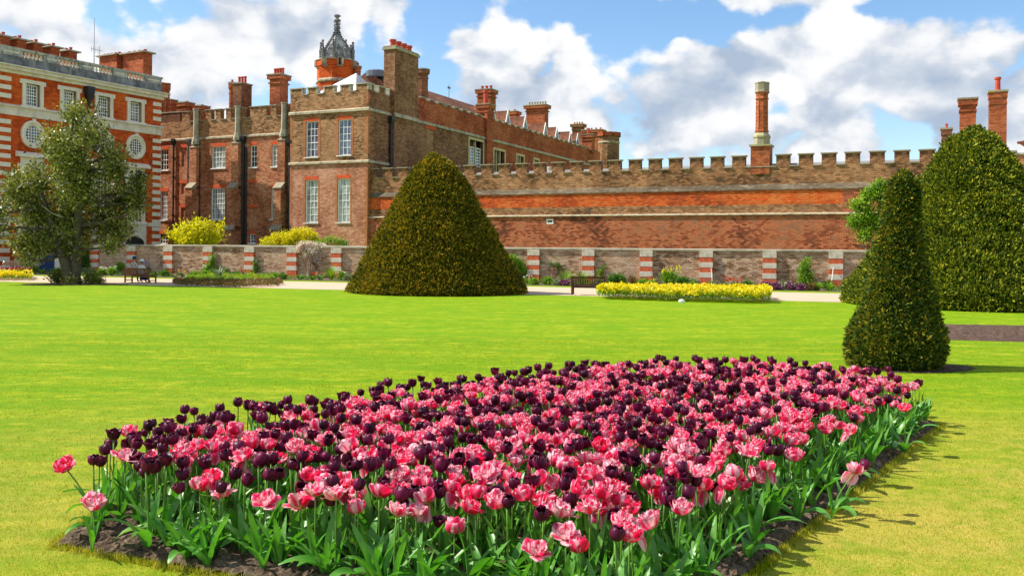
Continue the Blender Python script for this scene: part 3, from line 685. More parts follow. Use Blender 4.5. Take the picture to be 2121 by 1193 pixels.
# ------------------------------------------------------------ square tower block
TF = Face.pts(600, Dfront(600), 762, Dfront(762), 300)
tw = bld('tower_block', TF, 'square brown brick tower block with battlements and four tall sash windows', 'building')
tx0, tx1 = TF.s_(600.5, 350), TF.s_(761.5, 350)
SF = TF.sub(tx1, 0, PI / 2)
zs1 = TF.z_(761, 225); zlow = TF.z_(760, 333)
tzs = TF.z_(728, 188); tzt = TF.z_(752, 171)
tl = SF.s_(867, 250)
wT = [hole(TF, 633, 659, 251.5, 326), hole(TF, 700, 727, 247.5, 322), hole(TF, 632, 658.5, 373, 461.5), hole(TF, 698.5, 725, 370, 461)]
base_w = [hole(TF, 712, 722, 498, 512)]
wall_sheet(TF, tx0, tx1, 0, tzs, wT + base_w, [M['brick_tower_low'], M['brick_tower']], tw, 'front_wall', bands=[(zlow, 1)])
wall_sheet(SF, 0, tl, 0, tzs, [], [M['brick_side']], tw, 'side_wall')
MB().box(tx0, tx1 - .01, .6, tl, 0, tzs - .6, skip='f').build('roof_deck', M['lead_dark'], tw, TF)
for h, (c, r) in zip(wT, ((3, 5), (3, 5), (3, 6), (3, 6))): window(tw, TF, h, c, r, .13, 'glass_blue' if r == 5 else 'glass_curtain', sill='stone_white')
window(tw, TF, base_w[0], 2, 2, .13, 'glass', None, None)
# rubbed brick surrounds and corner dressings
qb = MB()
for h in wT[:2]:
    e = .26
    qb.box(h[0] - e, h[0] - .001, -.014, .1, h[2] - .05, h[3] + .34); qb.box(h[1] + .001, h[1] + e, -.014, .1, h[2] - .05, h[3] + .34)
for h in wT[2:]:
    qb.box(h[0] - .2, h[0] - .001, -.006, .1, h[2] - .05, h[3] - .01); qb.box(h[1] + .001, h[1] + .2, -.006, .1, h[2] - .05, h[3] - .01)
z = .3
k = 0
while z < tzs - .3:
    if abs(z - zs1) > .35 and abs(z - zlow) > .35:
        w_ = .34 if k % 2 else .2
        qb.box(tx1 - w_, tx1 + .012, -.008, .34 if k % 2 == 0 else .2, z, z + .29); qb.box(tx0 + .001, tx0 + w_, -.008, .05, z, z + .29)
    z += .3; k += 1
M['orange_dress'] = brick_mat('orange_dressing', [(.42, .13, .05), (.58, .2, .07), (.66, .27, .12)], (.55, .38, .25), bw=.25, bh=.09, soot_amt=.3, soot=(.25, .1, .05))
qb.build('brick_dressing', M['orange_dress'], tw, TF)
def string(parent, face, x0, x1, z, out=.16, h=.3, mat='stone', y=0.0, name='string_course', ext0=0, ext1=0):
    return MB().wedge(x0 - ext0, x1 + ext1, y - out, y + .02, z - h * .45, z, z + h * .3).build(name, M[mat], parent, face)
string(tw, TF, tx0 - .1, tx1 + .16, zs1, .18, .42); string(tw, TF, tx0 - .1, tx1 + .14, zlow, .14, .34)
string(tw, SF, .02, tl, zs1, .18, .42); string(tw, SF, .02, SF.s_(806, 343), zlow, .14, .34)
L1 = [(600, 627), (638, 657), (671, 692), (705.5, 725), (738, 761.5)]
sp = [(TF.s_(a, 185), TF.s_(b, 185)) for a, b in L1]; sp[-1] = (sp[-1][0], tx1); sp[0] = (tx0, sp[0][1])
merlons(tw, TF, sp, tzs, tzt, .4, 'brick_tower', 'coping_pale', .15, 0, True)
sp = [(.4, SF.s_(775, 180)), (SF.s_(784, 190), SF.s_(798, 190)), (SF.s_(806, 200), SF.s_(819, 200))]
merlons(tw, SF, sp, tzs, tzt, .4, 'brick_side', 'coping_pale', .15, 0, True)
# great chimney breast on the side
a0 = SF.s_(817.5, 200, -.45); a1 = SF.s_(866, 200, -.45); zc = SF.z_(818, 95, -.45)
st = MB(); st.box(a0, a1, -.45, 0, 0, zs1 - .2); st.box(a0, a1, -.45, .75, zs1 - .199, zc - .3)
so1 = st.build('chimney', M['brick_side'], tw, SF)
MB().box(a0 - .12, a1 + .12, -.57, .87, zc - .3, zc - .08).build('cap', M['stone_lichen'], so1, SF)
MB().box(a0 - .05, a1 + .05, -.5, .8, zc - .079, zc + .05).build('cap', M['coping'], so1, SF)
MB().wedge(a0 - .05, a1 + .05, -.62, -.452, zs1 - .25, zs1 - .05, zs1 + .12).build('string_course', M['stone'], so1, SF)
pmz = MB().lathe([(.3, 0), (.26, .12), (.25, .45), (.33, .52), (.33, .66)], 10).mesh('pot', M['pot'])
for k in range(4): put(bpy.data.objects.new('pot', pmz), so1, SF, a0 + (a1 - a0) * (k + .6) / 4.4, .15, zc + .05)
pipe(tw, SF, SF.s_(806, 300), .5, zs1 - .9, .13, -.2)
pipe(tw, TF, tx0 - .22, 0, zs1 - 3.0, .14, .25)
# lead roofs behind the parapet
ax, ay = TF.s_(738, 155, 5), 5.0; az_ = TF.z_(738, 152, 5); bz = tzs - .5
lx_, rx_ = TF.s_(668, 190, 5), ax + 2.6
hr = MB(); P_ = [(lx_, 1.2, bz), (rx_, 1.2, bz), (rx_, 8.5, bz), (lx_, 8.5, bz), (ax, ay, az_)]
hr.v += P_; 
for q in ((0, 1, 4), (1, 2, 4), (2, 3, 4), (3, 0, 4)): hr.f.append(q); hr.m.append(0)
hr.build('roof', M['lead'], tw, TF)
r2a, r2b = ax - .4, TF.s_(800, 170, 9); MB().wedge(r2a, r2b, 6.5, 10, bz, bz + .4, TF.z_(780, 159, 9.5)).build('roof', M['lead'], tw, TF)
MB().lathe([(1.0, 0), (1.05, .5), (.9, .62)], 14).build('water_tank', M['lead_dark'], tw, TF, TF.s_(779, 155, 9), 9, TF.z_(779, 159, 9) - .05)
# ------------------------------------------------------------ long wing running back from the tower
wg = bld('long_wing', SF, 'long receding brick range with battlements, tiled roof, dormers and stone windows', 'building', tl, 0)
we = SF.s_(1243, 300); wz = SF.z_(864, 250)
wzs = SF.z_(905, 214); wzt = SF.z_(885, 203)
hb = [hole(SF, 884, 900.5, 268, 330)]
hg = [hole(SF, 972, 1000, 292, 346), hole(SF, 1023, 1044.5, 313, 362), hole(SF, 1070, 1084, 324, 362), hole(SF, 1106, 1115, 332, 362)]
bx = SF.s_(1003, 300)
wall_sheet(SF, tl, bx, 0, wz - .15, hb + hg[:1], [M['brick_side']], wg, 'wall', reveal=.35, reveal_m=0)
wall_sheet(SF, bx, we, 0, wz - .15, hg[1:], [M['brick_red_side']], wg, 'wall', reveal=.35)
MB().box(tl, we, .012, .6, wz - .15, wzs).build('parapet', M['brick_red_side'], wg, SF)
MB().box(tl, we, .8, 1.2, 0, wzs - .5).build('backing', M['brick_dark'], wg, SF)
string(wg, SF, tl, we, wz, .16, .42)
MB().box(hb[0][0], hb[0][1], .1, .3, hb[0][2], hb[0][3]).build('blocked_window', M['brick_tower'], wg, SF)
MB().box(hb[0][0] - .25, hb[0][1] + .25, -.012, .05, hb[0][3], hb[0][3] + .55).build('lintel', M['gauged'], wg, SF)
for i, h in enumerate(hg):
    f = MB(); e = .28
    f.box(h[0] - e, h[0], -.06, .3, h[2], h[3] + e); f.box(h[1], h[1] + e, -.06, .3, h[2], h[3] + e); f.box(h[0], h[1], -.06, .3, h[3], h[3] + e)
    n = 2 if i == 0 else 3
    for k in range(1, n): xx = h[0] + (h[1] - h[0]) * k / n; f.box(xx - .09, xx + .09, .1, .3, h[2], h[3])
    M.setdefault('stone_gold', stone_mat('gold_stone', (.62, .48, .27), (.5, .38, .2), dirt=(.3, .24, .14)))
    fo_ = f.build('window', M['stone_gold'], wg, SF)
    if i == 0:
        for k in range(2):
            a = h[0] + (h[1] - h[0]) * k / 2 + .14; b = h[0] + (h[1] - h[0]) * (k + 1) / 2 - .14
            window(fo_, SF, [a, b, h[2], h[3] - .7], 2, 6, .22, 'glass_blue', None, None, name='sash', bar=.06)
    else:
        p = MB(); p.quad((h[0], .28, h[2]), (h[1], .28, h[2]), (h[1], .28, h[3]), (h[0], .28, h[3])); p.build('pane', M['glass'], fo_, SF)
p1 = SF.s_(915, 215); p2 = SF.s_(932, 219); pit = (p2 - p1)
sp = []; x = tl + .35
while x < we - 1.2:
    if not (bx - .2 < x + .6 < bx + 2.0): sp.append((x, x + pit * .55))
    x += pit
merlons(wg, SF, sp, wzs, wzt, .4, 'brick_side', 'coping_pale', .14, 0, True)
# pier carrying a flue
MB().box(bx, bx + 1.6, -.35, 0, 0, wzt + .2).build('pier', M['brick_red_side'], wg, SF)
chimney(wg, SF, bx + .9, .3, 1.5, 1.3, wzt + .2, SF.z_(1008, 216), 'brick_flue', .15, 1, 1.6, .32, 'coping')
# roof
ro = 6.0; rz_ = SF.z_(950, 209, ro)
rf = MB(); za_ = wzs - .35
rf.quad((tl, .7, za_), (we, .7, za_), (we, ro, rz_), (tl, ro, rz_)); rf.quad((tl, ro, rz_), (we, ro, rz_), (we, ro + 5, za_), (tl, ro + 5, za_))
rf.tri((tl, .7, za_), (tl, ro, rz_), (tl, ro + 5, za_)); rf.tri((we, ro, rz_), (we, .7, za_), (we, ro + 5, za_))
rfo = rf.build('roof', M['tile'], wg, SF)
for u in (1019, 1050, 1086, 1128, 1152, 1180, 1195, 1209):
    x = SF.s_(u, 240, 1.6); z0 = za_ + .3; hh = 2.2; w = .95
    d = MB(); d.v += [(x - w, 1.5, z0), (x + w, 1.5, z0), (x, 1.5, z0 + hh), (x - w, 4.5, z0 + .6), (x + w, 4.5, z0 + .6), (x, 4.5, z0 + hh)]
    for q in ((0, 1, 2), (1, 4, 5, 2), (0, 2, 5, 3)): d.f.append(q); d.m.append(0 if len(q) == 4 else 1)
    do = d.build('dormer', [M['tile'], M['glass_blue']], wg, SF)
    bb_ = MB()
    for s_ in (-1, 1):
        n = len(bb_.v); X0, X1 = x + s_ * w * 1.08, x
        bb_.v += [(X0, 1.42, z0 - .1), (X0 - s_ * .2, 1.42, z0 - .1), (X1, 1.42, z0 + hh - .25), (X1, 1.42, z0 + hh + .1), (X0, 1.5, z0 - .1), (X0 - s_ * .2, 1.5, z0 - .1), (X1, 1.5, z0 + hh - .25), (X1, 1.5, z0 + hh + .1)]
        for q in ((0, 1, 2, 3), (4, 7, 6, 5), (0, 3, 7, 4), (1, 5, 6, 2)): bb_.f.append(tuple(n + i for i in q)); bb_.m.append(0)
    bb_.build('bargeboard', M['white'], do, SF)
def sch(u, v, w, d, off, **kw):
    return chimney(wg, SF, SF.s_(u, v, off), off, w, d, wzs - .5, SF.z_(u, v, off), **kw)
sch(1008, 187, 1.6, 1.75, 5.0, brick='brick_flue', capw=.22, pots=3, pot_h=.5, pot_r=.2, cap='coping', along='y')
sch(1113, 219, 1.3, 2.9, 6.5, brick='brick_flue', capw=.3, pots=7, pot_h=.5, pot_r=.17, cap='stone_lichen', along='y', pot_mat='coping_pale')
sch(1198, 258, 1.2, 1.7, 7.0, brick='brick_stack', capw=.25, pots=4, pot_h=.35, pot_r=.14, cap='stone_lichen', along='y')
sch(1230, 270, 1.6, 3.0, 4.0, brick='brick_flue', capw=.25, pots=4, pot_h=.35, pot_r=.16, cap='stone_lichen', along='y')
sch(1219, 279, 1.2, 1.5, .5, brick='brick_flue', capw=.2, pots=1, pot_h=.9, pot_r=.2, cap='coping', along='y')
sch(1060, 232, 1.4, 2.0, 12.0, brick='brick_flue', capw=.2, pots=2, pot_h=.3, pot_r=.2, cap='stone_lichen', along='y')
wvx = SF.s_(930, 190, 9); wvz = SF.z_(930, 176, 9)
wv = MB().tube([(0, 0, wvz - 2.5), (0, 0, wvz)], [.05, .03], 5); wv.box(-.35, .35, -.02, .02, wvz - .5, wvz - .25); wv.build('weather_vane', M['lead_dark'], wg, SF, wvx, 9, 0)
# brown octagonal flue beside the great chimney
cxo = SF.s_(875, 170, 2.2)
chimney(wg, SF, cxo, 2.2, 1.15, 1.15, wzs - .4, SF.z_(876, 144, 2.2), 'brick_stack', .1, kind='oct', cap='coping')
# corner turret at the far end
tR = 1.0 * 22 * SF.D_(1261, 300) / FPX; tcx, tcy = SF.s_(1261, 300, .5), .5
tzt2 = SF.z_(1262, 276, .5); tzs2 = SF.z_(1262, 284, .5); tzb = SF.z_(1262, 297, .5)
tt = MB().lathe([(tR, 0), (tR, tzs2)], 12, m=0, ph=.2).build('turret', M['brick_side'], wg, SF, tcx, tcy, 0)
MB().lathe([(tR * 1.02, tzb - .15), (tR * 1.08, tzb), (tR * 1.02, tzb + .15)], 12, ph=.2, cap=False).build('string_course', M['stone'], tt, SF, tcx, tcy, 0)
for k in range(8):
    a = 2 * PI * k / 8 + .3; f = SF.sub(tcx + tR * .97 * math.cos(a), tcy + tR * .97 * math.sin(a), a + PI / 2)
    mo = MB().box(-.62, .62, -.25, .1, 0, tzt2 - tzs2).build('merlon', M['brick_red_side'], tt, f, 0, 0, tzs2 - .02)

# ------------------------------------------------------------ recessed middle range
MF = Face.pts(330, Dfront(330) + 1.2, 600, Dfront(600) + 1.2, 300)
mg = bld('middle_range', MF, 'pink-brown brick range with stone shafts, buttresses and drainpipes between tower and orange wing', 'building')
mx0, mx1 = MF.s_(322, 300), tx0 - TF.w(0)[0] * 0 + MF.s_(601, 300) - .05
mzs_, mzt_ = MF.z_(530, 242), MF.z_(535, 219); mzstr = MF.z_(584, 277)
wM = [(331.5, 348.5, 310, 353, 3, 4), (438.5, 466.5, 303.5, 348.5, 4, 4), (518.5, 532, 301.5, 347, 2, 4), (563, 577.5, 299.5, 345.5, 2, 4),
      (331.5, 348, 397, 456, 4, 6), (437, 465.5, 390, 454.5, 5, 6), (561, 569, 390.5, 454, 1, 6), (517, 528.5, 485, 504, 2, 3), (329, 347, 484, 505, 3, 3)]
hM = [hole(MF, *w[:4]) for w in wM]
bl = [hole(MF, 375.5, 385.5, 380, 402), hole(MF, 375, 384, 430, 455), hole(MF, 376, 391, 306, 345), hole(MF, 516.5, 529.5, 379, 401), hole(MF, 516.5, 530, 430, 456)]
wall_sheet(MF, mx0, mx1, 0, mzs_, hM + bl, [M['brick_mid'], M['brick_tower']], mg, 'wall', bands=[(mzstr, 1)])
MB().box(mx0, mx1, .5, 10, 0, mzs_ - .5).build('backing', M['brick_dark'], mg, MF)
for w, h in zip(wM, hM):
    window(mg, MF, h, w[4], w[5], .1, 'glass_curtain' if w[2] in (303.5, 390, 397, 390.5, 299.5) else 'glass', 'gauged', 'white')
for h in bl:
    MB().box(h[0], h[1], .09, .2, h[2], h[3]).build('blind_window', M['brick_mid'], mg, MF)
    MB().box(h[0] - .1, h[1] + .1, -.012, .05, h[3], h[3] + .33).build('lintel', M['gauged'], mg, MF)
string(mg, MF, mx0, mx1, mzstr, .13, .34)
mp = [(377, 393), (402, 414), (426, 437.5), (446, 457), (468, 478), (492, 503), (518, 552), (562, 572), (584, 601)]
merlons(mg, MF, [(MF.s_(a, 230), MF.s_(b, 230)) for a, b in mp], mzs_, mzt_, .5, 'brick_tower', 'coping', .13)
zf = MF.z_(355, 232); MB().box(mx0, MF.s_(373, 240), 0, .45, mzs_, zf - .12).build('parapet', M['brick_dark'], mg, MF)  # same wall; the orange wing's shadow is put into its darker brick
MB().box(mx0, MF.s_(373, 240) + .06, -.06, .5, zf - .12, zf).build('coping', M['coping'], mg, MF)
for ur, ut in ((415.5, 227), (502, 220), (598, 214)):
    xr = MF.s_(ur, 350); w = .85; z1 = MF.z_(ur, {415.5: 300, 502: 291, 598: 284}[ur]); z2 = MF.z_(ur, 384); z3 = MF.z_(ur, 470); zc_ = mzt_ - .1
    b = MB(); b.box(xr - w, xr, -.6, 0, z2 - .1, z1 - .35); b.box(xr - w, xr, -1.15, 0, z3, z2 - .35); b.box(xr - w - .1, xr + .1, -1.5, 0, 0, z3 - .35)
    bo_ = b.build('buttress', M['brick_mid'], mg, MF)
    for aw in ((xr - w - .04, xr + .04, -.66, 0, z1 - .35, z1 - .3, z1), (xr - w - .06, xr + .06, -1.22, -.6, z2 - .35, z2 - .3, z2 + .25), (xr - w - .16, xr + .16, -1.57, -1.15, z3 - .35, z3 - .3, z3 + .15)):
        MB().wedge(*aw).build('weathering', M['coping'], bo_, MF)
    sh = MB(); sh.lathe([(.42, z1 - .02), (.42, z1 + .25), (.26, z1 + .75), (.24, zc_), (.3, zc_ + .03), (.3, zc_ + .15)], 6, ph=PI / 6)
    sh.build('stone_shaft', M['coping_pale'], bo_, MF, xr - w / 2 + .05, -.28, 0)
for u, zt__, mt in ((361, 295, 'iron'), (404 - 13, 295, 'lead_dark'), (414.5, 288, 'iron'), (505.5, 290, 'iron'), (511, 300, 'iron')):
    pipe(mg, MF, MF.s_(u, 400), .2, MF.z_(u, zt__) - .3, .09 if u != 505.5 else .13, -.14, u in (361, 391, 505.5), mat=mt)
def mch(u, v, w, d, off, zb=None, **kw):
    return chimney(mg, MF, MF.s_(u, v, off), off, w, d, mzs_ - .6, MF.z_(u, v, off), **kw)
mch(502, 174, 1.1, 1.5, 2.5, brick='brick_stack', capw=.04, corbel=False, pots=3, pot_h=.7, pot_r=.15, cap='coping')
mch(481, 171, .62, .62, 3.2, kind='oct', brick='brick_flue', cap='stone_lichen', pots=1, pot_h=.25, pot_r=.12)
mch(578, 156, 1.25, 1.25, 3.0, brick='brick_flue', capw=.2, pots=4, pot_h=.65, pot_r=.15, cap='coping')
mch(336, 172, .6, .6, 1.5, kind='oct', brick='brick_flue', cap='brick_flue'); mch(346, 173, .6, .6, 2.2, kind='oct', brick='brick_flue', cap='brick_flue')
mch(356, 207, .5, .8, 4, brick='brick_flue', capw=.1, cap='coping'); mch(382, 213, 1.3, 1.0, 6, brick='brick_flue', capw=.18, cap='coping_pale', pots=3, pot_h=.15, pot_r=.12, pot_mat='coping')
mch(414, 220, 1.4, 1.0, 8, brick='brick_flue', capw=.18, cap='coping_pale', pots=2, pot_h=.15, pot_r=.12, pot_mat='coping')

# ------------------------------------------------------------ octagonal turret with pinnacled crown
OD = 104.0
oc = AT(697.5, 150, OD); OF = Face(oc.x, oc.y, TF.d.x, TF.d.y); px = OD / FPX
ot = bld('octagonal_turret', OF, 'orange brick octagonal turret with crocketed gothic stone cupola', 'tower')
oz = lambda v: AT(697, v, OD).z
ro_ = 41.5 * px
MB().lathe([(ro_, 0), (ro_, oz(142))], 8, ph=PI / 8).build('wall', M['brick_orange'], ot, OF)
MB().lathe([(ro_ * 1.0, oz(176)), (ro_ * 1.06, oz(174)), (ro_ * 1.06, oz(171)), (ro_ * 1.0, oz(168))], 8, ph=PI / 8, cap=False).build('string_course', M['stone'], ot, OF)
for k in range(8):
    a = 2 * PI * k / 8 + PI / 8; c = ro_ * .96; f = OF.sub(c * math.cos(a), c * math.sin(a), a + PI / 2)
    w = ro_ * .26
    mo = MB(); mo.box(-w, w, -.13, .22, oz(142) - .01, oz(130.5)); mo = mo.build('merlon', M['brick_orange'], ot, f)
    st = MB(); st.box(-w - .1, w + .1, -.2, .28, oz(130.5), oz(128.6)); st.box(-w - .1, -w, -.2, .28, oz(142), oz(130.6)); st.box(w, w + .1, -.2, .28, oz(142), oz(130.6)); st.build('coping', M['stone'], mo, f)
    c2 = ro_ * .93; a2 = a + PI / 8; f2 = OF.sub(c2 * math.cos(a2), c2 * math.sin(a2), a2 + PI / 2)
    MB().box(-ro_ * .16, ro_ * .16, -.12, .3, oz(145), oz(142.5) + .02).build('crenel_coping', M['stone'], ot, f2)
rl = 31 * px
cu = MB(); cu.lathe([(rl * .93, oz(143)), (rl * .93, oz(126))], 8, ph=PI / 8).build('lantern_dark_core', M['iron'], ot, OF)  # solid black core paints the shaded inside behind the piers
la = MB()
for k in range(8):
    a = 2 * PI * k / 8 + PI / 8; la.lathe([(.16, oz(143)), (.16, oz(125))], 4, rl * math.cos(a), rl * math.sin(a), ph=a)
la.lathe([(rl * 1.0, oz(126)), (rl * 1.07, oz(125)), (rl * 1.07, oz(123)), (rl * .98, oz(122))], 8, ph=PI / 8)
la.build('lantern_pier', M['stone_grey'], ot, OF)
prof = [(rl * .98, 123), (rl * .92, 112), (rl * .8, 102), (rl * .6, 92), (rl * .38, 83), (rl * .2, 74), (rl * .12, 66), (rl * .09, 52)]
MB().lathe([(r, oz(v)) for r, v in prof], 8, ph=PI / 8).build('cupola', M['stone_grey'], ot, OF)
cm = MB()
for k in range(8):
    a = 2 * PI * k / 8 + PI / 8; ca, sa = math.cos(a), math.sin(a)
    cm.tube([(r * 1.03 * ca, r * 1.03 * sa, oz(v)) for r, v in prof], [.11, .11, .1, .1, .09, .08, .06, .05], 5)
    for i in range(len(prof) - 2):
        for t in (.2, .7):
            r = prof[i][0] * (1 - t) + prof[i + 1][0] * t + .13; v = prof[i][1] * (1 - t) + prof[i + 1][1] * t
            cm.lathe([(.02, oz(v) - .08), (.11, oz(v)), (.02, oz(v) + .1)], 5, r * ca, r * sa)
    # lattice on each facet
    a2 = a + PI / 8
    for (t0, h0), (t1, h1) in (((-.8, 123), (.0, 103)), ((.8, 123), (.0, 103)), ((-.45, 114), (0, 122)), ((.45, 114), (0, 122)), ((-.4, 108), (0, 96)), ((.4, 108), (0, 96))):
        def pt(t, v):
            r = np.interp(v, [p[1] for p in prof][::-1], [p[0] for p in prof][::-1]) * .96; c = r * math.cos(PI / 8) + .06; s_ = t * r * math.sin(PI / 8)
            return (c * math.cos(a2) - s_ * math.sin(a2), c * math.sin(a2) + s_ * math.cos(a2), oz(v))
        cm.tube([pt(t0, h0), pt(t1, h1)], [.055, .055], 4)
cm.build('crocket_rib', M['stone_black'], ot, OF)
for k in range(8):
    a = 2 * PI * k / 8 + PI / 8; r = rl * 1.08; pn = MB()
    pn.lathe([(.2, oz(126)), (.2, oz(108)), (.26, oz(107)), (.18, oz(104)), (.06, oz(93)), (.16, oz(91.5)), (.14, oz(89)), (.03, oz(87))], 6)
    for v in (122, 118, 114, 110, 103, 99, 95): pn.lathe([(.05, oz(v) - .07), (.27 if v > 106 else .19, oz(v)), (.05, oz(v) + .07)], 5)
    pn.build('pinnacle', M['stone_black'], ot, OF, r * math.cos(a), r * math.sin(a), 0)
fn = MB(); fn.lathe([(.3, oz(74)), (.22, oz(60)), (.3, oz(56)), (.2, oz(54)), (.2, oz(46)), (.42, oz(44.5)), (.42, oz(42.5)), (.18, oz(40)), (.2, oz(37)), (.4, oz(34.5)), (.38, oz(32.5)), (.12, oz(30.5))], 8)
for v in (72, 68, 64, 60, 56, 52, 48):
    for k in range(4): fn.lathe([(.03, oz(v) - .1), (.12, oz(v)), (.03, oz(v) + .1)], 4, .32 * math.cos(k * PI / 2 + v), .32 * math.sin(k * PI / 2 + v))
fn.build('finial', M['stone_black'], ot, OF)
chimney(ot, OF, 45 * px, .5, .75, .75, oz(190), oz(139), kind='oct', brick='brick_flue', cap='stone_lichen', pots=1, pot_h=.3, pot_r=.16)

# ------------------------------------------------------------ baroque orange wing at the left
wc = AT(333, 205, 86.0)
WF0 = Face(wc.x, wc.y, 1064, 1900)
t0 = WF0.s_(-120, 205); o0 = WF0.w(t0); WF = Face(o0[0], o0[1], 1064, 1900)
wr = bld('baroque_wing', WF, 'orange brick palace wing with white stone windows, oculi and roof balustrade', 'building')
wx1 = -t0
S = lambda u, v=250: WF.s_(u, v)
zR, zP, zL, zC = WF.z_(333, 161), WF.z_(333, 176), WF.z_(333, 194), WF.z_(333, 205.5)
zSt, zSb = WF.z_(331, 266), WF.z_(331, 281)
cs = [S(67.5, 195), S(144.5, 210), S(214.5, 220), S(280.5, 232)]
bay = (cs[3] - cs[0]) / 3; cs = [cs[0] + bay * i for i in range(-2, 4)]
hw = (S(80, 197) - S(50.5, 197)) / 2; zt_w, zb_w = WF.z_(66, 175), WF.z_(66, 221)
hw2 = (S(291, 410) - S(263, 410)) / 2; zt2_, zb2_ = WF.z_(277, 367), WF.z_(277, 459)
holes_ = []
for i, c in enumerate(cs):
    if i == 1: continue
    holes_.append([c - hw, c + hw, zb_w, zt_w]); holes_.append([c - hw2, c + hw2, zb2_, zt2_])
wall_sheet(WF, 0, wx1, 0, zC - .1, holes_, [M['brick_orange']], wr, 'wall', reveal=.34)
MB().box(0, wx1, .5, 14, 0, zL).build('backing', M['brick_dark'], wr, WF)
wall_sheet(WF.sub(wx1, 0, PI / 2), 0, 14, 0, zC - .1, [], [M['brick_orange']], wr, 'side_wall')
for c in cs[:1] + cs[2:]:
    for (w_, za2, zb3, ex, co, ro2, nm) in ((hw, zt_w, zb_w, .3, 5, 6, 'window'), (hw2, zt2_, zb2_, .34, 4, 9, 'window')):
        f = MB(); z0, z1 = zb3, za2; e = ex
        f.box(c - w_ - e, c - w_, -.12, .34, z0, z1 + e); f.box(c + w_, c + w_ + e, -.12, .34, z0, z1 + e); f.box(c - w_, c + w_, -.12, .34, z1, z1 + e)
        f.box(c - w_ - e - .15, c + w_ + e + .15, -.17, .34, z0 - .25, z0)
        f.box(c - w_ - e - .2, c - w_ - e, -.1, .0, z1 + e - .35, z1 + e); f.box(c + w_ + e, c + w_ + e + .2, -.1, 0, z1 + e - .35, z1 + e)
        if ro2 == 9:
            f.box(c - w_ - e + .05, c + w_ + e - .05, -.09, .0, z1 + e + .002, z1 + e + .5); f.wedge(c - w_ - e - .35, c + w_ + e + .35, -.42, 0, z1 + e + .5, z1 + e + .72, z1 + e + .95)
        fo2 = f.build('window', M['stone_frame'], wr, WF)
        window(fo2, WF, [c - w_ + .02, c + w_ - .02, z0 + .01, z1 - .01], co, ro2, .26, 'glass', None, None, name='sash', bar=.055, fr=.12)
    # oculus
    zo = WF.z_(281, 305) ; rx, rz = 1.02, 1.12
    def ell(rr, y, n=36): return [(c + rx * rr * math.cos(2 * PI * k / n), y, zo + rz * rr * math.sin(2 * PI * k / n)) for k in range(n)]
    om = MB(); rings = [ell(1.0, 0.0), ell(1.0, -.2), ell(.86, -.24), ell(.8, -.14), ell(.64, -.14), ell(.6, -.02)]
    b0 = len(om.v)
    for r_ in rings: om.v += r_
    for i in range(len(rings) - 1):
        for k in range(36):
            k2 = (k + 1) % 36; om.f.append((b0 + i * 36 + k, b0 + (i + 1) * 36 + k, b0 + (i + 1) * 36 + k2, b0 + i * 36 + k2)); om.m.append(0)
    om.box(c - .14, c + .14, -.3, -.2, zo + rz * .8, zo + rz * 1.12)
    oo = om.build('oculus', M['stone_frame'], wr, WF)
    gp = MB(); gp.v += ell(.62, -.015); gp.f.append(tuple(range(36))); gp.m.append(0); gp.build('pane', M['glass'], oo, WF)
    br_ = MB()
    for t in (-.55, -.2, .2, .55):
        hh = .6 * math.sqrt(1 - t * t); br_.box(c + rx * .6 * t - .025, c + rx * .6 * t + .025, -.06, -.02, zo - rz * hh, zo + rz * hh)
    for t in (-.7, -.35, 0, .35, .7):
        hh = .6 * math.sqrt(1 - t * t); br_.box(c - rx * hh, c + rx * hh, -.055, -.022, zo + rz * .6 * t - .025, zo + rz * .6 * t + .025)
    br_.build('glazing_bar', M['white'], oo, WF)
    # stone apron and arched basement opening
    ap = MB(); zA = WF.z_(277, 462); e = hw2 + .5
    zh = WF.z_(277, 490); aw = 1.05
    ap.box(c - e, c - aw, -.1, 0, 0, zb2_ - .26); ap.box(c + aw, c + e, -.1, 0, 0, zb2_ - .26); ap.box(c - aw, c + aw, -.1, 0, zh + .02, zb2_ - .26)
    n = 10; cz_ = zh - .75
    for k in range(n):
        a_, b__ = PI * k / n, PI * (k + 1) / n
        p0 = (c + aw * math.cos(a_), cz_ + .75 * math.sin(a_)); p1_ = (c + aw * math.cos(b__), cz_ + .75 * math.sin(b__))
        ap.quad((p1_[0], -.1, p1_[1]), (p0[0], -.1, p0[1]), (p0[0], -.1, zh + .02), (p1_[0], -.1, zh + .02))
    ao = ap.build('stone_apron', M['stone_white'], wr, WF)
    q = MB(); q.quad((c - aw, -.004, 0), (c + aw, -.004, 0), (c + aw, -.004, zh), (c - aw, -.004, zh)); q.build('arched_opening', M['iron'], ao, WF)
# strings, cornice, plinth and balustrade
MB().box(-.1, wx1 + .1, -.1, 0, zSb, zSt).build('string_course', M['stone_white'], wr, WF)
MB().wedge(-.1, wx1 + .2, -.26, 0, zSt + .001, zSt + .06, zSt + .2).build('string_course', M['stone_white'], wr, WF)
zA2 = WF.z_(325, 462); MB().box(-.1, wx1 + .05, -.08, 0, zA2 - .35, zA2).build('string_course', M['stone_white'], wr, WF)
cn = MB(); cn.box(-.2, wx1 + .2, -.22, 0.02, zC - .1, zC + .15); cn.box(-.2, wx1 + .45, -.5, .02, zC + .151, zC + .42); cn.wedge(-.2, wx1 + .6, -.66, .02, zC + .421, zC + .52, zC + .62)
cn.build('cornice', M['stone_white'], wr, WF)
MB().box(-.2, wx1 + .05, -.1, .6, zC + .62, zP).build('blocking_course', M['stone_black'], wr, WF)
MB().box(-.2, wx1 + .12, -.14, .42, zR - .17, zR).build('balustrade_rail', M['stone_grey'], wr, WF)
bm = MB().lathe([(.12, 0), (.12, .08), (.06, .12), (.12, .32), (.125, .4), (.06, .72), (.06, .8), (.1, .86), (.1, 1.0)], 8)
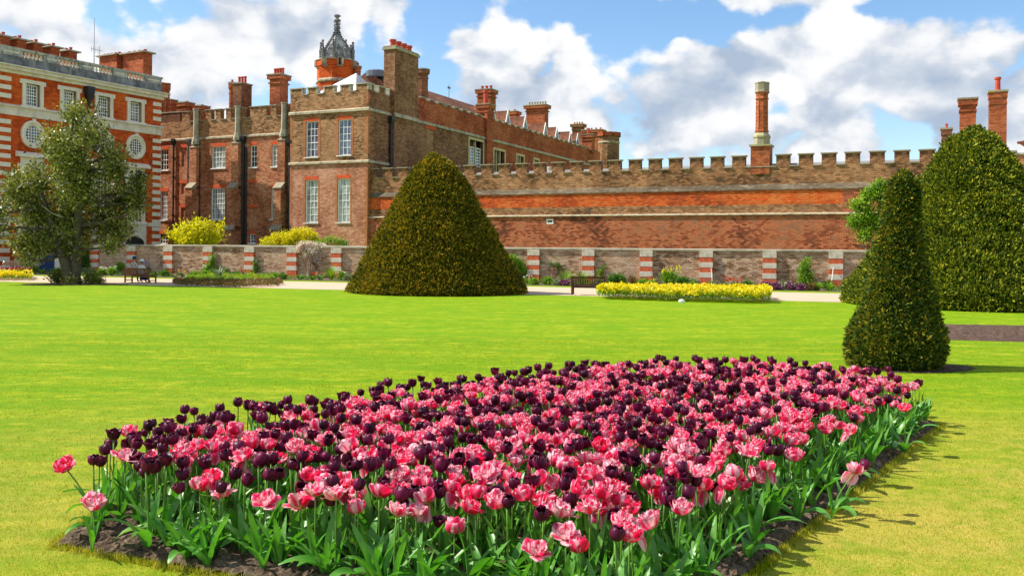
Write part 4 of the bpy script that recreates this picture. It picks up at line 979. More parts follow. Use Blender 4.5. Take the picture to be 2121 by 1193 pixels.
Hb = zR - .17 - zP; bm.v = [(x, y, z * Hb) for x, y, z in bm.v]; bmm = bm.mesh('baluster', M['stone_white'], True)
peds = [(-100, -75), (-40, 42), (90, 120), (164, 191), (233, 260), (300, 333.5)]
for i, (a, b) in enumerate(peds):
    xa, xb = S(a, 175), min(S(b, 175), wx1)
    pd = MB().box(xa, xb, -.1, .38, zP, zR - .17).build('pedestal', M['stone_grey'], wr, WF)
    np_ = 2 if xb - xa > 3.2 else 1
    for k in range(np_): x_a = xa + (xb - xa) * k / np_ + .2; x_b = xa + (xb - xa) * (k + 1) / np_ - .2; MB().box(x_a, x_b, -.13, -.1, zP + .2, zR - .35).build('panel', M['stone_white'], pd, WF)
    if i < len(peds) - 1:
        xn = S(peds[i + 1][0], 175); n = max(6, int((xn - xb) / .36))
        for k in range(n): put(bpy.data.objects.new('baluster', bmm), wr, WF, xb + (xn - xb) * (k + .5) / n, .14, zP)
qz = WF.z_(324, 212.5); z = qz; q1 = S(316, 300)
ql0, ql1 = S(-8, 200), S(22.5, 200)
pitch = (WF.z_(324, 212.5) - WF.z_(324, 227.7))
while z > .5:
    if not (zSb - .25 < z < zSt + .55) and not (zSb - .25 < z - pitch * .52 < zSt + .4):
        MB().box(q1, wx1 + .04, -.06, .5, z - pitch * .52, z).build('quoin', M['stone_frame'], wr, WF); MB().box(ql0, ql1, -.06, 0, z - pitch * .52, z).build('quoin', M['stone_frame'], wr, WF)
    z -= pitch
rw = MB().tube([(0, 0, zSt + .3), (0, 0, zC - .5)], [.12, .12], 8); rw.lathe([(.16, zC - 1.6), (.45, zC - .7), (.5, zC - .12)], 4, ph=PI / 4); rw.build('rainwater_head', M['iron'], wr, WF, S(180, 200), -.3, 0)
def wch(u, v, w, d, off, **kw): return chimney(wr, WF, WF.s_(u, v, off), off, w, d, zP, WF.z_(u, v, off), **kw)
for u, v in ((2, 76), (36, 83), (70, 91), (106, 98.5), (142, 107)):
    wch(u, v, .8, 1.25, 4.5, brick='brick_red_side', capw=.22, cap='coping_pale', pots=2, pot_h=.32, pot_r=.15, along='y', corbel=False)
wch(233, 116, 1.0, 2.6, 6.5, brick='brick_red_side', capw=.2, cap='coping_pale', pots=5, pot_h=.25, pot_r=.15, along='y', corbel=False)
wch(285, 111, 1.0, 2.9, 3.2, brick='brick_red_side', capw=.2, cap='coping_pale', pots=4, pot_h=.25, pot_r=.17, along='y', corbel=False)
fx, fz0, fz1 = WF.s_(195, 100, 7), zL, WF.z_(195, 38, 7)
fpo = MB().tube([(0, 0, fz0), (0, 0, fz1)], [.07, .03], 6).build('flagpole', M['metal'], None, WF, fx, 7, 0); tag(fpo, 'thin bare flagpole standing on the roof of the orange wing', 'flagpole')
ae = MB().tube([(0, 0, zR - .3), (0, 0, zR + 2.6)], [.03, .03], 5); ae.box(-.9, .3, -.02, .02, zR + 2.2, zR + 2.25)
for k in range(4): ae.box(-.85 + k * .22, -.82 + k * .22, -.02, .02, zR + 1.95, zR + 2.5)
ae.build('aerial', M['metal'], wr, WF, WF.s_(206, 120, 4), 4, 0)
# ------------------------------------------------------------ clipped yews
def yew(name, u, v, D, prof, label, mat, ntuft, k, ln, wd, lump=0.04, cat='yew', seed=1, skew=0.0, extra=None):
    """prof: (pixel row, radius in pixels, centre shift in pixels) read off the outline and turned into metres"""
    c = AT(u, v, D); base = empty(name, (c.x, c.y, 0), 0, label, cat)
    zs_ = np.array([AT(u, p[0], D).z for p in prof]); rs = np.array([p[1] * D / FPX for p in prof]); sh_ = np.array([p[2] * D / FPX for p in prof])
    zs_ = np.maximum(zs_, 0.02); o = np.argsort(zs_); zs_, rs, sh_ = zs_[o], rs[o], sh_[o]
    r = np.random.default_rng(seed)
    # core
    nz, na = 40, 64; core = MB(); zz_ = np.linspace(0.0, zs_[-1] - .05, nz)
    ph = r.random(12) * 6.28
    def bumpf(a, z):
        return sum(math.sin(a * (2 + i) + z * (1.3 + i * .7) + ph[i]) for i in range(5)) / 5 * lump + sum(math.sin(a * (9 + 2 * i) + z * (6 + i * 2) + ph[i + 5]) for i in range(4)) / 4 * lump * .6
    R_ = rs.max()
    for z in zz_:
        rr = np.interp(z, zs_, rs) * .93; ss = np.interp(z, zs_, sh_)
        for j in range(na):
            a = 2 * PI * j / na; q = max(.02, rr + bumpf(a, z) * R_ - .02 * R_); core.v.append((ss + q * math.cos(a), q * math.sin(a), z))
    for i in range(nz - 1):
        for j in range(na): j2 = (j + 1) % na; core.f.append((i * na + j, i * na + j2, (i + 1) * na + j2, (i + 1) * na + j)); core.m.append(0)
    core.f.append(tuple((nz - 1) * na + j for j in range(na))); core.m.append(0)
    me = core.mesh('trunk', M['yew_core'], True); co = bpy.data.objects.new('inner_growth', me); lchild(co, base)
    # foliage tufts
    zg = np.linspace(0.03, zs_[-1], 400); rg = np.interp(zg, zs_, rs); wgt = rg + .05 * R_; cdf = np.cumsum(wgt); cdf /= cdf[-1]
    z = np.interp(r.random(ntuft), cdf, zg); a = r.random(ntuft) * 2 * PI
    keep = (np.sin(a) < .55); z, a = z[keep], a[keep]; n = len(z)
    rr = np.interp(z, zs_, rs); ss = np.interp(z, zs_, sh_)
    slope = np.gradient(rg, zg); sl_ = np.interp(z, zg, slope)
    bf = np.zeros(n)
    for i in range(5): bf += np.sin(a * (2 + i) + z * (1.3 + i * .7) + ph[i]) / 5 * lump
    for i in range(4): bf += np.sin(a * (9 + 2 * i) + z * (6 + i * 2) + ph[i + 5]) / 4 * lump * .6
    rad = rr + bf * R_ - ln * 1.0 + r.normal(size=n) * ln * .28
    rad = rad + r.normal(size=n) * ln * .35; top = z > zs_[-1] - .04 * zs_[-1]
    rad = np.where(top, rad * np.sqrt(r.random(n)), rad)
    pos = np.stack([ss + rad * np.cos(a), rad * np.sin(a), z], 1)
    nrm = unit(np.stack([np.cos(a), np.sin(a), np.clip(-sl_, 0, 3) + .25], 1)); nrm[top] = unit(nrm[top] * .3 + np.array([0, 0, 1]))
    P = np.repeat(pos, k, 0); N = np.repeat(nrm, k, 0)
    d = unit(N * 1.0 + r.normal(size=P.shape) * .62); P = P + r.normal(size=P.shape) * ln * .22
    sc_ = np.repeat(.6 + .8 * r.random(n), k)
    V = leaves(P, d, ln * sc_, wd * sc_, .3)
    np_obj('foliage', V, M[mat], parent=base)
    return base
yew('yew_cone', 905, 607, 45.0, [(321, 3, -8), (324, 14, -8), (335, 27, -7), (350, 42, -5), (365, 54, -3), (405, 77, -3), (450, 101, -2), (500, 130, -2), (545, 152, 0), (580, 172, 2), (600, 183, 2), (611, 181, 2)],
    'broad golden-tipped yew clipped to a cone in the middle of the lawn', 'yew', 40000, 6, .145, .05, .02, seed=3)
yew('yew_cone', 2012, 640, 37.9, [(266, 4, 4), (270, 18, 4), (276, 27, 3), (290, 44, 2), (314, 62, 0), (343, 82, 0), (379, 104, 0), (400, 116, 0), (450, 146, 0), (500, 178, 0), (550, 210, 0), (600, 246, 0), (628, 252, 0)],
    'largest clipped green yew cone, at the right edge of the lawn', 'yew_green', 44000, 6, .16, .056, .024, seed=5)
yn = yew('yew_spire', 1855, 757, 17.05, [(357, 2, 13), (361, 13, 13), (372, 26, 13), (400, 31, 12), (450, 36, 9), (480, 40, 7), (533, 48, 6), (560, 53, 6), (609, 65, 6), (640, 71, 5), (665, 81, 2), (684, 90, 1), (713, 95, -1), (745, 92, -3), (765, 82, -4)],
    'narrow dark yew spire with bulging foot, just behind the right end of the tulips', 'yew_near', 26000, 6, .075, .026, .035, seed=8)
# mulch under yew spire, tree and the bare bed on the right
def patch(name, cx, cy, rx, ry, mat, z=.01, n=40, kind='structure', wob=.08):
    vs = [(cx, cy, z + .02)]; 
    for k in range(n):
        a = 2 * PI * k / n; w = 1 + wob * math.sin(3 * a + cx) + random.uniform(-.03, .03); vs.append((cx + rx * w * math.cos(a), cy + ry * w * math.sin(a), z))
    return struct(name, vs, [(0, 1 + k, 1 + (k + 1) % n) for k in range(n)], mat)
c = AT(1858, 757, 17.0); patch('soil_ring', c.x + .22, c.y - .02, 1.12, .85, M['mulch'])
c = GP(148, 589); patch('mulch_ring', c.x, c.y, 2.9, 1.3, M['mulch'])
bp = [GP(1930, 671), GP(2400, 680), GP(2400, 716), GP(1920, 703)]
mb = MB(); nx, ny = 60, 10; vs = []; fs = []
for j in range(ny + 1):
    for i in range(nx + 1):
        s_, t_ = i / nx, j / ny; p = (bp[0] * (1 - s_) + bp[1] * s_) * (1 - t_) + (bp[3] * (1 - s_) + bp[2] * s_) * t_
        e = min(t_, 1 - t_, 1 - s_, s_ + .02) ; vs.append((p.x, p.y, .004 + min(1, e * 6) * (.05 + random.uniform(0, .035))))
for j in range(ny):
    for i in range(nx): q = j * (nx + 1) + i; fs.append((q, q + 1, q + nx + 2, q + nx + 1))
struct('bare_bed', vs, fs, M['mulch'])

# ------------------------------------------------------------ trees and shrubs
def crown_leaves(blobs, n, ln, wd, shell=.55, seed=2, k=5, flat=.8, droop=0.0):
    r = np.random.default_rng(seed); w = np.array([b[3] ** 2 for b in blobs]); w = w / w.sum()
    idx = r.choice(len(blobs), n // k, p=w); B = np.array([b[:4] for b in blobs])[idx]
    d = unit(r.normal(size=(len(idx), 3))); rad = B[:, 3] * (shell + (1 - shell) * r.random(len(idx))) * (.85 + .3 * r.random(len(idx)))
    C = B[:, :3] + d * rad[:, None] * np.array([1, 1, flat])
    P = np.repeat(C, k, 0) + r.normal(size=(len(idx) * k, 3)) * ln * .8
    D_ = unit(np.repeat(d, k, 0) * .6 + r.normal(size=P.shape) * .8 + np.array([0, 0, .25 - droop]))
    s = .6 + .8 * r.random(len(P)); return leaves(P, D_, ln * s, wd * s)
tD = 51.2
def TP(u, v, dy=0.0): 
    p = AT(u, v, tD); return (p.x, p.y + dy, p.z)
tb = GP(150, 588)
tree = empty('evergreen_tree', (tb.x, tb.y, 0), 0, 'spreading grey-green evergreen tree with leaning trunk before the orange wing', 'tree')
tree['_w'] = (tb.x, tb.y, 0.0, 0.0)
blob_px = [(163, 218, 13), (160, 235, 22), (150, 262, 34), (190, 250, 26), (175, 280, 40), (128, 300, 40), (205, 318, 38), (165, 320, 50), (112, 345, 46), (235, 352, 36), (262, 366, 22), (80, 375, 44), (45, 400, 42), (14, 402, 32), (120, 400, 58), (170, 385, 56), (215, 400, 50), (248, 420, 32),
           (22, 445, 38), (70, 450, 52), (130, 455, 58), (185, 460, 54), (232, 470, 38), (14, 485, 32), (50, 500, 34), (95, 505, 36), (150, 495, 40), (200, 492, 32), (238, 512, 18), (88, 540, 20), (66, 522, 24), (18, 365, 22), (255, 395, 24), (270, 440, 14), (200, 285, 24)]
rr_ = np.random.default_rng(4); blobs = []
for (u, v, r_) in blob_px:
    dy = rr_.uniform(-1, 1) * 2.4; p = TP(u, v, dy); blobs.append((p[0] - tb.x, p[1] - tb.y, p[2], r_ * tD / FPX))
V = crown_leaves(blobs, 42000, .17, .095, .1, 9, 4, 1.0); np_obj('crown', V, M['holly'], parent=tree)
def rel(p): return (p[0] - tb.x, p[1] - tb.y, p[2])
tm = MB()
base0 = (0, 0, -.05)
tm.tube([(-.15, 0, -.1), (-.1, 0, .3), (-.35, .05, 1.0), rel(TP(128, 520)), rel(TP(112, 480)), rel(TP(95, 430)), rel(TP(80, 370))], [.5, .34, .33, .27, .2, .13, .05], 10)
tm.tube([(.12, .1, -.1), (.12, .1, .4), rel(TP(158, 540)), rel(TP(160, 480)), rel(TP(163, 420)), rel(TP(160, 340)), rel(TP(162, 250))], [.4, .28, .26, .22, .18, .12, .04], 10)
tr_ = tm.mesh('trunk', M['bark'], True); to_ = bpy.data.objects.new('trunk', tr_); lchild(to_, tree)
anch = [rel(TP(128, 520)), rel(TP(112, 480)), rel(TP(160, 470)), rel(TP(163, 420)), rel(TP(160, 350)), rel(TP(95, 430))]
for i, b in enumerate(blobs):
    a = min(anch, key=lambda q: math.dist(q, b[:3]) + (2 if q[2] > b[2] + .5 else 0)); mid = tuple((a[j] + b[j]) / 2 + random.uniform(-.3, .3) for j in range(3))
    bm_ = MB().tube([a, mid, b[:3], (b[0] + random.uniform(-.6, .6), b[1] - .5, b[2] + .5)], [.11, .08, .04, .015], 6)
    bo2 = bpy.data.objects.new('limb', bm_.mesh('limb', M['bark'], True)); lchild(bo2, tree)
for (p, q) in (((135, 430), (158, 452)), ((140, 375), (175, 385)), ((85, 400), (98, 385)), ((45, 350), (52, 362)), ((20, 500), (50, 492))):
    a, b = rel(TP(*p, dy=-2.6)), rel(TP(*q, dy=-1.6)); bm_ = MB().tube([a, tuple((a[j] + b[j]) / 2 + random.uniform(-.15, .15) for j in range(3)), b], [.02, .04, .05], 5)
    lchild(bpy.data.objects.new('dead_branch', bm_.mesh('dead_branch', M['bark_pale'])), tree)
fe = crown_leaves([(-.9, .2, .3, .42), (.95, .1, .3, .45), (.1, -.5, .15, .35), (1.4, 0, .2, .3)], 2600, .14, .07, .2, 12)
o = np_obj('undergrowth', fe, M['holly']); o.location = (tb.x, tb.y, 0); tag(o, 'dark leafy undergrowth crowding the foot of the leaning tree trunk', 'plant')

def shrub(name, label, u, v0, D, blobs_px, mat, n, ln, wd, shell=.3, seed=3, stems=True, extra=None, group=None, cat='shrub', flat=1.0, k=5):
    b = AT(u, v0, D); root = empty(name, (b.x, b.y, 0), 0, label, cat, group)
    bl_ = []
    r_ = random.Random(seed)
    for (uu, vv, rp) in blobs_px: p = AT(uu, vv, D); bl_.append((p.x - b.x, r_.uniform(-.5, .5) * rp * D / FPX, p.z, rp * D / FPX))
    np_obj('foliage', crown_leaves(bl_, n, ln, wd, shell, seed, k, flat), M[mat], parent=root)
    if stems:
        sm_ = MB()
        for q in bl_: sm_.tube([(q[0] * .1, q[1] * .1, 0), (q[0] * .6, q[1] * .6, q[2] * .55), q[:3]], [.05 if cat != 'climber' else .02, .03 if cat != 'climber' else .014, .012], 5)
        lchild(bpy.data.objects.new('stem', sm_.mesh('stem', M['bark'])), root)
    if extra:
        m2, n2, l2, w2, sh2 = extra; np_obj('flowers', crown_leaves(bl_, n2, l2, w2, sh2, seed + 50, 3, flat), M[m2], parent=root)
    return root
Dw = lambda u: GWF.D_(u, 540)
shrub('lime_shrub', 'bright lime-yellow open shrub rising above the garden wall near the orange wing', 403, 540, Dw(400) + 3.0, [(365, 493, 14), (385, 475, 14), (410, 468, 13), (400, 492, 18), (430, 470, 14), (440, 492, 18), (455, 470, 8), (370, 478, 9), (350, 486, 6), (425, 500, 20), (385, 503, 16)], 'lime', 3800, .24, .1, .0, 6, k=3)
shrub('golden_shrub', 'dense golden evergreen shrub spilling over the top of the garden wall', 600, 540, Dw(600) + 2.0, [(552, 504, 10), (570, 498, 12), (590, 494, 13), (612, 490, 14), (632, 487, 14), (645, 492, 12), (600, 505, 14), (575, 508, 12), (630, 503, 14), (652, 502, 9)], 'euonymus', 9000, .13, .07, .6, 7)
shrub('fruit_shrub', 'loose pale green shrub behind the wall under the tower', 690, 540, Dw(690) + 2.5, [(676, 500, 8), (686, 496, 7), (700, 502, 9), (712, 505, 6), (665, 503, 7)], 'fresh', 1200, .13, .06, .2, 9)
shrub('leafy_tree', 'bright green young tree between the battlemented wall and the yew spire', 1815, 540, Dw(1815) + 2.5, [(1785, 425, 16), (1800, 405, 16), (1820, 395, 18), (1835, 420, 22), (1795, 450, 20), (1775, 462, 14), (1815, 460, 24), (1790, 485, 16), (1765, 455, 8), (1825, 385, 10), (1840, 460, 24), (1772, 425, 8)], 'fresh', 9000, .17, .085, .15, 10, cat='tree')
# climbers on the garden wall itself
def climber(name, label, u, off, blobs_px, mat, n, ln, wd, extra=None, seed=5, cat='climber'):
    D = GWF.D_(u, 540, off); return shrub(name, label, u, 580, D, blobs_px, mat, n, ln, wd, .2, seed, True, extra, None, cat)
climber('clematis', 'pale pink flowering clematis hanging over the garden wall', 645, -.15, [(625, 508, 6), (640, 507, 8), (655, 510, 8), (668, 512, 7), (650, 522, 10), (640, 520, 8), (660, 528, 9), (632, 515, 6), (655, 538, 6), (672, 520, 6), (620, 516, 5), (646, 532, 8), (663, 544, 5), (636, 528, 6)], 'fresh', 900, .1, .05, ('pinkwhite', 6500, .09, .065, .2), 14)
climber('rose_climber', 'green climbing rose beside the striped pier, right of the leaning trunk', 176, -.3, [(176, 515, 10), (172, 530, 11), (178, 545, 11), (170, 556, 10), (186, 556, 8)], 'mid_leaf', 2600, .13, .07, None, 15)
climber('wall_shrub', 'narrow green wall shrub in front of the fourth striped pier from the left', 436, -.35, [(440, 532, 4), (438, 542, 6), (434, 552, 8), (430, 562, 10), (442, 560, 8)], 'fresh', 1900, .12, .05, None, 16)
climber('wall_climber', 'thin twiggy climber clinging beside the third striped pier left of the yew cone', 530, -.25, [(528, 545, 5), (531, 556, 6), (524, 564, 6)], 'mid_leaf', 500, .1, .05, None, 17)
climber('wall_climber', 'leafy climber against the wall at the right flank of the broad yew cone', 1068, -.3, [(1060, 535, 9), (1072, 545, 10), (1082, 560, 9), (1070, 566, 9)], 'fresh', 1700, .12, .06, None, 18)
climber('wall_climber', 'wispy climber scrambling over the first bay of wall right of the yew cone', 1148, -.1, [(1140, 546, 3.5), (1147, 549, 4), (1156, 551, 5), (1161, 551, 4)], 'mid_leaf', 500, .09, .045, None, 19)
climber('wall_climber', 'small climber patches low in the second bay of wall right of the yew cone', 1246, -.1, [(1243, 568, 4), (1242, 562, 4), (1252, 553, 4), (1275, 560, 3), (1276, 548, 2)], 'fresh', 420, .09, .045, None, 20)
climber('column_shrub', 'upright yellow-green pillar shrub against the wall right of the fifth striped pier', 1668, -.45, [(1672, 542, 5), (1668, 552, 9), (1664, 562, 11), (1672, 572, 12), (1662, 582, 11), (1674, 588, 12), (1664, 594, 11)], 'fresh', 3200, .12, .055, None, 21, 'shrub')
climber('dark_climber', 'dark ivy-like climber beside the bay behind the yew cone foot', 1085, -.12, [(1081, 556, 5), (1080, 570, 6)], 'mid_leaf', 500, .1, .05, None, 22)

# ------------------------------------------------------------ border plants, each one a thing
PL = [197, 274, 350, 432, 518, 606, 698]; PRr = [1106, 1219, 1339, 1463, 1594, 1731]
ordn = ['first', 'second', 'third', 'fourth', 'fifth', 'sixth', 'seventh']
def where(u):
    if u < 760:
        k = sum(u > p for p in PL)
        return 'left of the first striped pier' if k == 0 else ('right of the seventh striped pier' if k == 7 else f'between {ordn[k-1]} and {ordn[k]} striped piers')
    k = sum(u > p for p in PRr)
    if k == 0: return 'just right of the yew cone'
    return f'past the {ordn[k-1]} pier right of the yew cone'
used_lab = {}
def rosette(n, ln, wd, r, seed, up=.9, arch=.5):
    """arching strap leaves from one crown: 4 segments each"""
    q = np.random.default_rng(seed); out = []
    for i in range(n):
        a = q.random() * 2 * PI; L = ln * (.6 + .6 * q.random()); el = up * (.6 + .5 * q.random()); x0 = np.array([math.cos(a) * r * .25, math.sin(a) * r * .25, 0]); d = np.array([math.cos(a), math.sin(a), 0])
        pts = []; e = el * 1.5; p = x0.copy()
        for s_ in range(5): pts.append(p.copy()); p = p + (d * math.cos(e) + np.array([0, 0, 1]) * math.sin(e)) * L / 4; e -= arch * (.4 + .5 * q.random())
        t = np.array([-d[1], d[0], 0]); ws = [.5, .9, 1.0, .7, .05]
        for s_ in range(4): out.append([pts[s_] - t * wd * ws[s_] / 2, pts[s_] + t * wd * ws[s_] / 2, pts[s_ + 1] + t * wd * ws[s_ + 1] / 2, pts[s_ + 1] - t * wd * ws[s_ + 1] / 2])
    return np.array(out)
def bplant(kind, u, f, wpx, hpx, mat, desc, flower=None, seed=None):
    off = bo * f; D = GWF.D_(u, 560, off); x = GWF.s_(u, 560, off); wx, wy = GWF.w(x, off); seed = int(u * 3 + f * 100)
    w = wpx * D / FPX / 2; h = hpx * D / FPX
    key = desc + ' ' + where(u); n_ = used_lab.get(key, 0); used_lab[key] = n_ + 1
    nm = {'mound': 'border_plant', 'grass': 'grass_clump', 'strap': 'strap_leaf_plant'}[kind]
    if kind == 'mound':
        nb = max(3, int(w / .28)); q = random.Random(seed)
        bl_ = [(q.uniform(-w * .5, w * .5), q.uniform(-.15, .15), q.uniform(.3, .6) * h, q.uniform(.48, .62) * max(min(w, h), .22)) for _ in range(nb)]
        V = crown_leaves(bl_, int(800 + 4200 * w * h), .1, .05, .3, seed, 4)
    elif kind == 'grass': V = rosette(int(120 + 120 * w), h * 1.15, .022, w, seed, 1.0, .25)
    else: V = rosette(int(26 + 30 * w), h * 1.25, .07, w, seed, .85, .45)
    o = np_obj(nm, V, M[mat]); o.location = (wx, wy, .01)
    o['label'] = key; o['category'] = 'plant'; o['group'] = 'plants in the border along the garden wall'
    if flower:
        fm, cnt, sz = flower; q = np.random.default_rng(seed + 1)
        P = np.stack([q.uniform(-w, w, cnt), q.uniform(-.25, .25, cnt), h * (.75 + .4 * q.random(cnt))], 1); P = np.repeat(P, 5, 0)
        V = leaves(P, q.normal(size=P.shape) + np.array([0, -.3, .6]), sz, sz * .7); f_ = np_obj('flowers', V, M[fm], parent=o)
    o['_k'] = key; bplants.append((u, o)); return o
bplants = []
BP = [('mound', 70, .3, 26, 12, 'mid_leaf', 'dark leafy clump'), ('strap', 88, .5, 20, 13, 'fresh', 'fresh strap-leaved clump'), ('mound', 118, .5, 22, 11, 'fresh', 'bright green mound'),
      ('mound', 178, .5, 18, 13, 'grey_leaf', 'grey-green domed lavender mound'), ('mound', 192, .6, 16, 12, 'grey_leaf', 'smaller pale grey mound'),
      ('mound', 214, .7, 16, 15, 'fresh', 'cream-variegated bushy clump', ('whiteflower', 22, .09)), ('mound', 232, .7, 18, 17, 'fresh', 'pale green bushy clump', ('whiteflower', 14, .08)), ('mound', 250, .3, 22, 30, 'fresh', 'tall yellow-green bushy plant'),
      ('mound', 300, .3, 16, 26, 'grey_leaf', 'tall thin plant with violet flowers', ('blueflower', 12, .09)), ('strap', 322, .7, 24, 15, 'mid_leaf', 'green strap-leaved clump'), ('mound', 342, .7, 16, 14, 'mid_leaf', 'round dark green clump'),
      ('strap', 360, .75, 14, 9, 'grey_leaf', 'small low silvery tuft'), ('strap', 378, .7, 16, 13, 'grey_leaf', 'white-striped leafy clump', ('orange_f', 7, .09)), ('mound', 400, .7, 20, 11, 'fresh', 'low yellow-green cushion'),
      ('mound', 424, .7, 20, 14, 'fresh', 'bright green round clump'), ('mound', 446, .8, 18, 13, 'mid_leaf', 'deep green round clump'), ('mound', 470, .35, 26, 26, 'grey_leaf', 'tall pale dome of foliage'), ('mound', 468, .85, 20, 13, 'fresh', 'low bright green clump'), ('mound', 488, .8, 18, 13, 'mid_leaf', 'low deep green clump'),
      ('strap', 506, .6, 18, 18, 'mid_leaf', 'leafy clump with dark red tulips', ('redflower', 7, .1)), ('strap', 524, .8, 22, 14, 'fresh', 'broad pale strap-leaved clump'), ('mound', 548, .7, 18, 13, 'grey_leaf', 'grey-green feathery clump'), ('mound', 566, .85, 20, 12, 'fresh', 'yellow-green spreading clump'),
      ('mound', 584, .85, 14, 12, 'mid_leaf', 'small round green clump'), ('strap', 622, .75, 28, 14, 'mid_leaf', 'wide arching strap-leaved clump'), ('strap', 648, .75, 20, 13, 'mid_leaf', 'green clump with scarlet flowers', ('redflower', 9, .09)), ('strap', 664, .8, 20, 14, 'mid_leaf', 'dark arching clump', ('orange_f', 6, .09)),
      ('grass', 686, .55, 22, 28, 'fresh', 'tall vivid green grass tussock'), ('mound', 706, .6, 20, 18, 'fresh', 'white-edged leafy clump', ('whiteflower', 12, .08)), ('mound', 722, .8, 16, 13, 'grey_leaf', 'grey-leaved cushion'),
      ('strap', 1094, .6, 18, 16, 'fresh', 'white-tipped leafy clump', ('whiteflower', 9, .08)), ('mound', 1108, .85, 14, 11, 'fresh', 'small yellow-green mound'), ('mound', 1134, .75, 26, 16, 'fresh', 'lime-green spreading mound'), ('mound', 1154, .85, 20, 13, 'grey_leaf', 'pale olive mound'),
      ('grass', 1172, .6, 30, 30, 'fresh', 'tall bright green grass tussock'), ('grass', 1206, .6, 26, 27, 'fresh', 'second bright grass tussock behind the bench'), ('mound', 1168, .9, 20, 8, 'plum', 'low purple-leaved patch'), 
      ('mound', 1276, .6, 46, 28, 'mid_leaf', 'large glossy dark green shrub'), ('grass', 1312, .6, 26, 24, 'bronze', 'brown feathery grass clump'), ('mound', 1334, .8, 24, 14, 'fresh', 'bright leafy mound'), ('strap', 1350, .6, 18, 19, 'fresh', 'clump with one orange poppy', ('orange_f', 2, .14)),
      ('mound', 1388, .6, 46, 38, 'fresh', 'tall domed euphorbia shrub', ('lime', 30, .1)), ('mound', 1412, .75, 20, 26, 'mid_leaf', 'mid-green shrub beside the euphorbia'), ('mound', 1442, .7, 26, 18, 'grey_leaf', 'grey feathery clump'), ('mound', 1478, .75, 18, 13, 'grey_leaf', 'small blue-green cushion'),
      ('strap', 1508, .7, 26, 19, 'mid_leaf', 'leafy clump with red tulips', ('redflower', 8, .11)), ('strap', 1528, .7, 20, 18, 'mid_leaf', 'another clump with red tulips', ('redflower', 6, .11)), ('mound', 1552, .7, 26, 15, 'mid_leaf', 'loose green clump'),
      ('mound', 1585, .8, 30, 12, 'plum', 'spreading plum-flowered patch'), ('mound', 1612, .85, 30, 11, 'plum', 'purple flowering mat'), ('mound', 1636, .8, 24, 11, 'plum', 'mauve flowering mat', ('pinkwhite', 12, .06)), ('strap', 1622, .5, 28, 17, 'grey_leaf', 'white-edged hosta clump'),
      ('mound', 1660, .85, 18, 11, 'plum', 'dusky purple low cushion'), ('mound', 1680, .8, 18, 14, 'bronze', 'reddish-brown leafy mound'), ('grass', 1694, .75, 26, 17, 'fresh', 'yellow-green grassy mound'), ('grass', 1718, .75, 24, 16, 'fresh', 'second yellow-green grassy mound'), ('mound', 1716, .5, 18, 22, 'mid_leaf', 'narrow leafy plant at the pier foot'),
      ('grass', 1748, .75, 28, 17, 'grey_leaf', 'pale grassy mound'), ('mound', 1772, .75, 20, 14, 'fresh', 'green mound by the big cone'), ('mound', 1430, .85, 20, 9, 'fresh', 'low green carpet plant'), ('mound', 1240, .8, 22, 12, 'grey_leaf', 'grey mound by the bench end')]
for e in BP: bplant(e[0], e[1], e[2], e[3], e[4], e[5], e[6], e[7] if len(e) > 7 else None)
# continuous low ground cover between them
n = 14000; us = rng.uniform(60, 1800, n); offs = bo * (.15 + .75 * rng.random(n)); dens = np.sin(us * .11) + np.sin(us * .043 + 1) + rng.normal(size=n) * .7 > -.1
P = []
for u, of in zip(us[dens], offs[dens]): x = GWF.s_(u, 560, of); w_ = GWF.w(x, of); P.append((w_[0], w_[1], .02 + rng.random() * .12))
P = np.array(P); V = leaves(P, rng.normal(size=P.shape) + np.array([0, 0, .8]), .12 * (.5 + rng.random(len(P))), .05)
o = np_obj('ground_cover', V, M['mid_leaf']); o['kind'] = 'stuff'; tag(o, 'low mixed ground cover filling the border under the garden wall', 'ground cover')
# white cane leaning on the last pier
a = GWF.w(GWF.s_(1721, 600, -.9), -.9); b = GWF.w(GWF.s_(1726, 560, -.25), -.25)
tag(MB().tube([(a[0], a[1], 0), (b[0], b[1], 1.25)], [.02, .018], 6).build('garden_cane', M['white']), 'white garden cane leaning at the striped pier nearest the yew spire', 'cane')
a = GWF.w(GWF.s_(1476, 600, -.5), -.5); b = GWF.w(GWF.s_(1473, 560, -.2), -.2)
tag(MB().tube([(a[0], a[1], 0), (b[0], b[1], 1.1)], [.02, .018], 6).build('garden_cane', M['white']), 'pale garden cane propped beside the fourth pier right of the yew cone', 'cane')

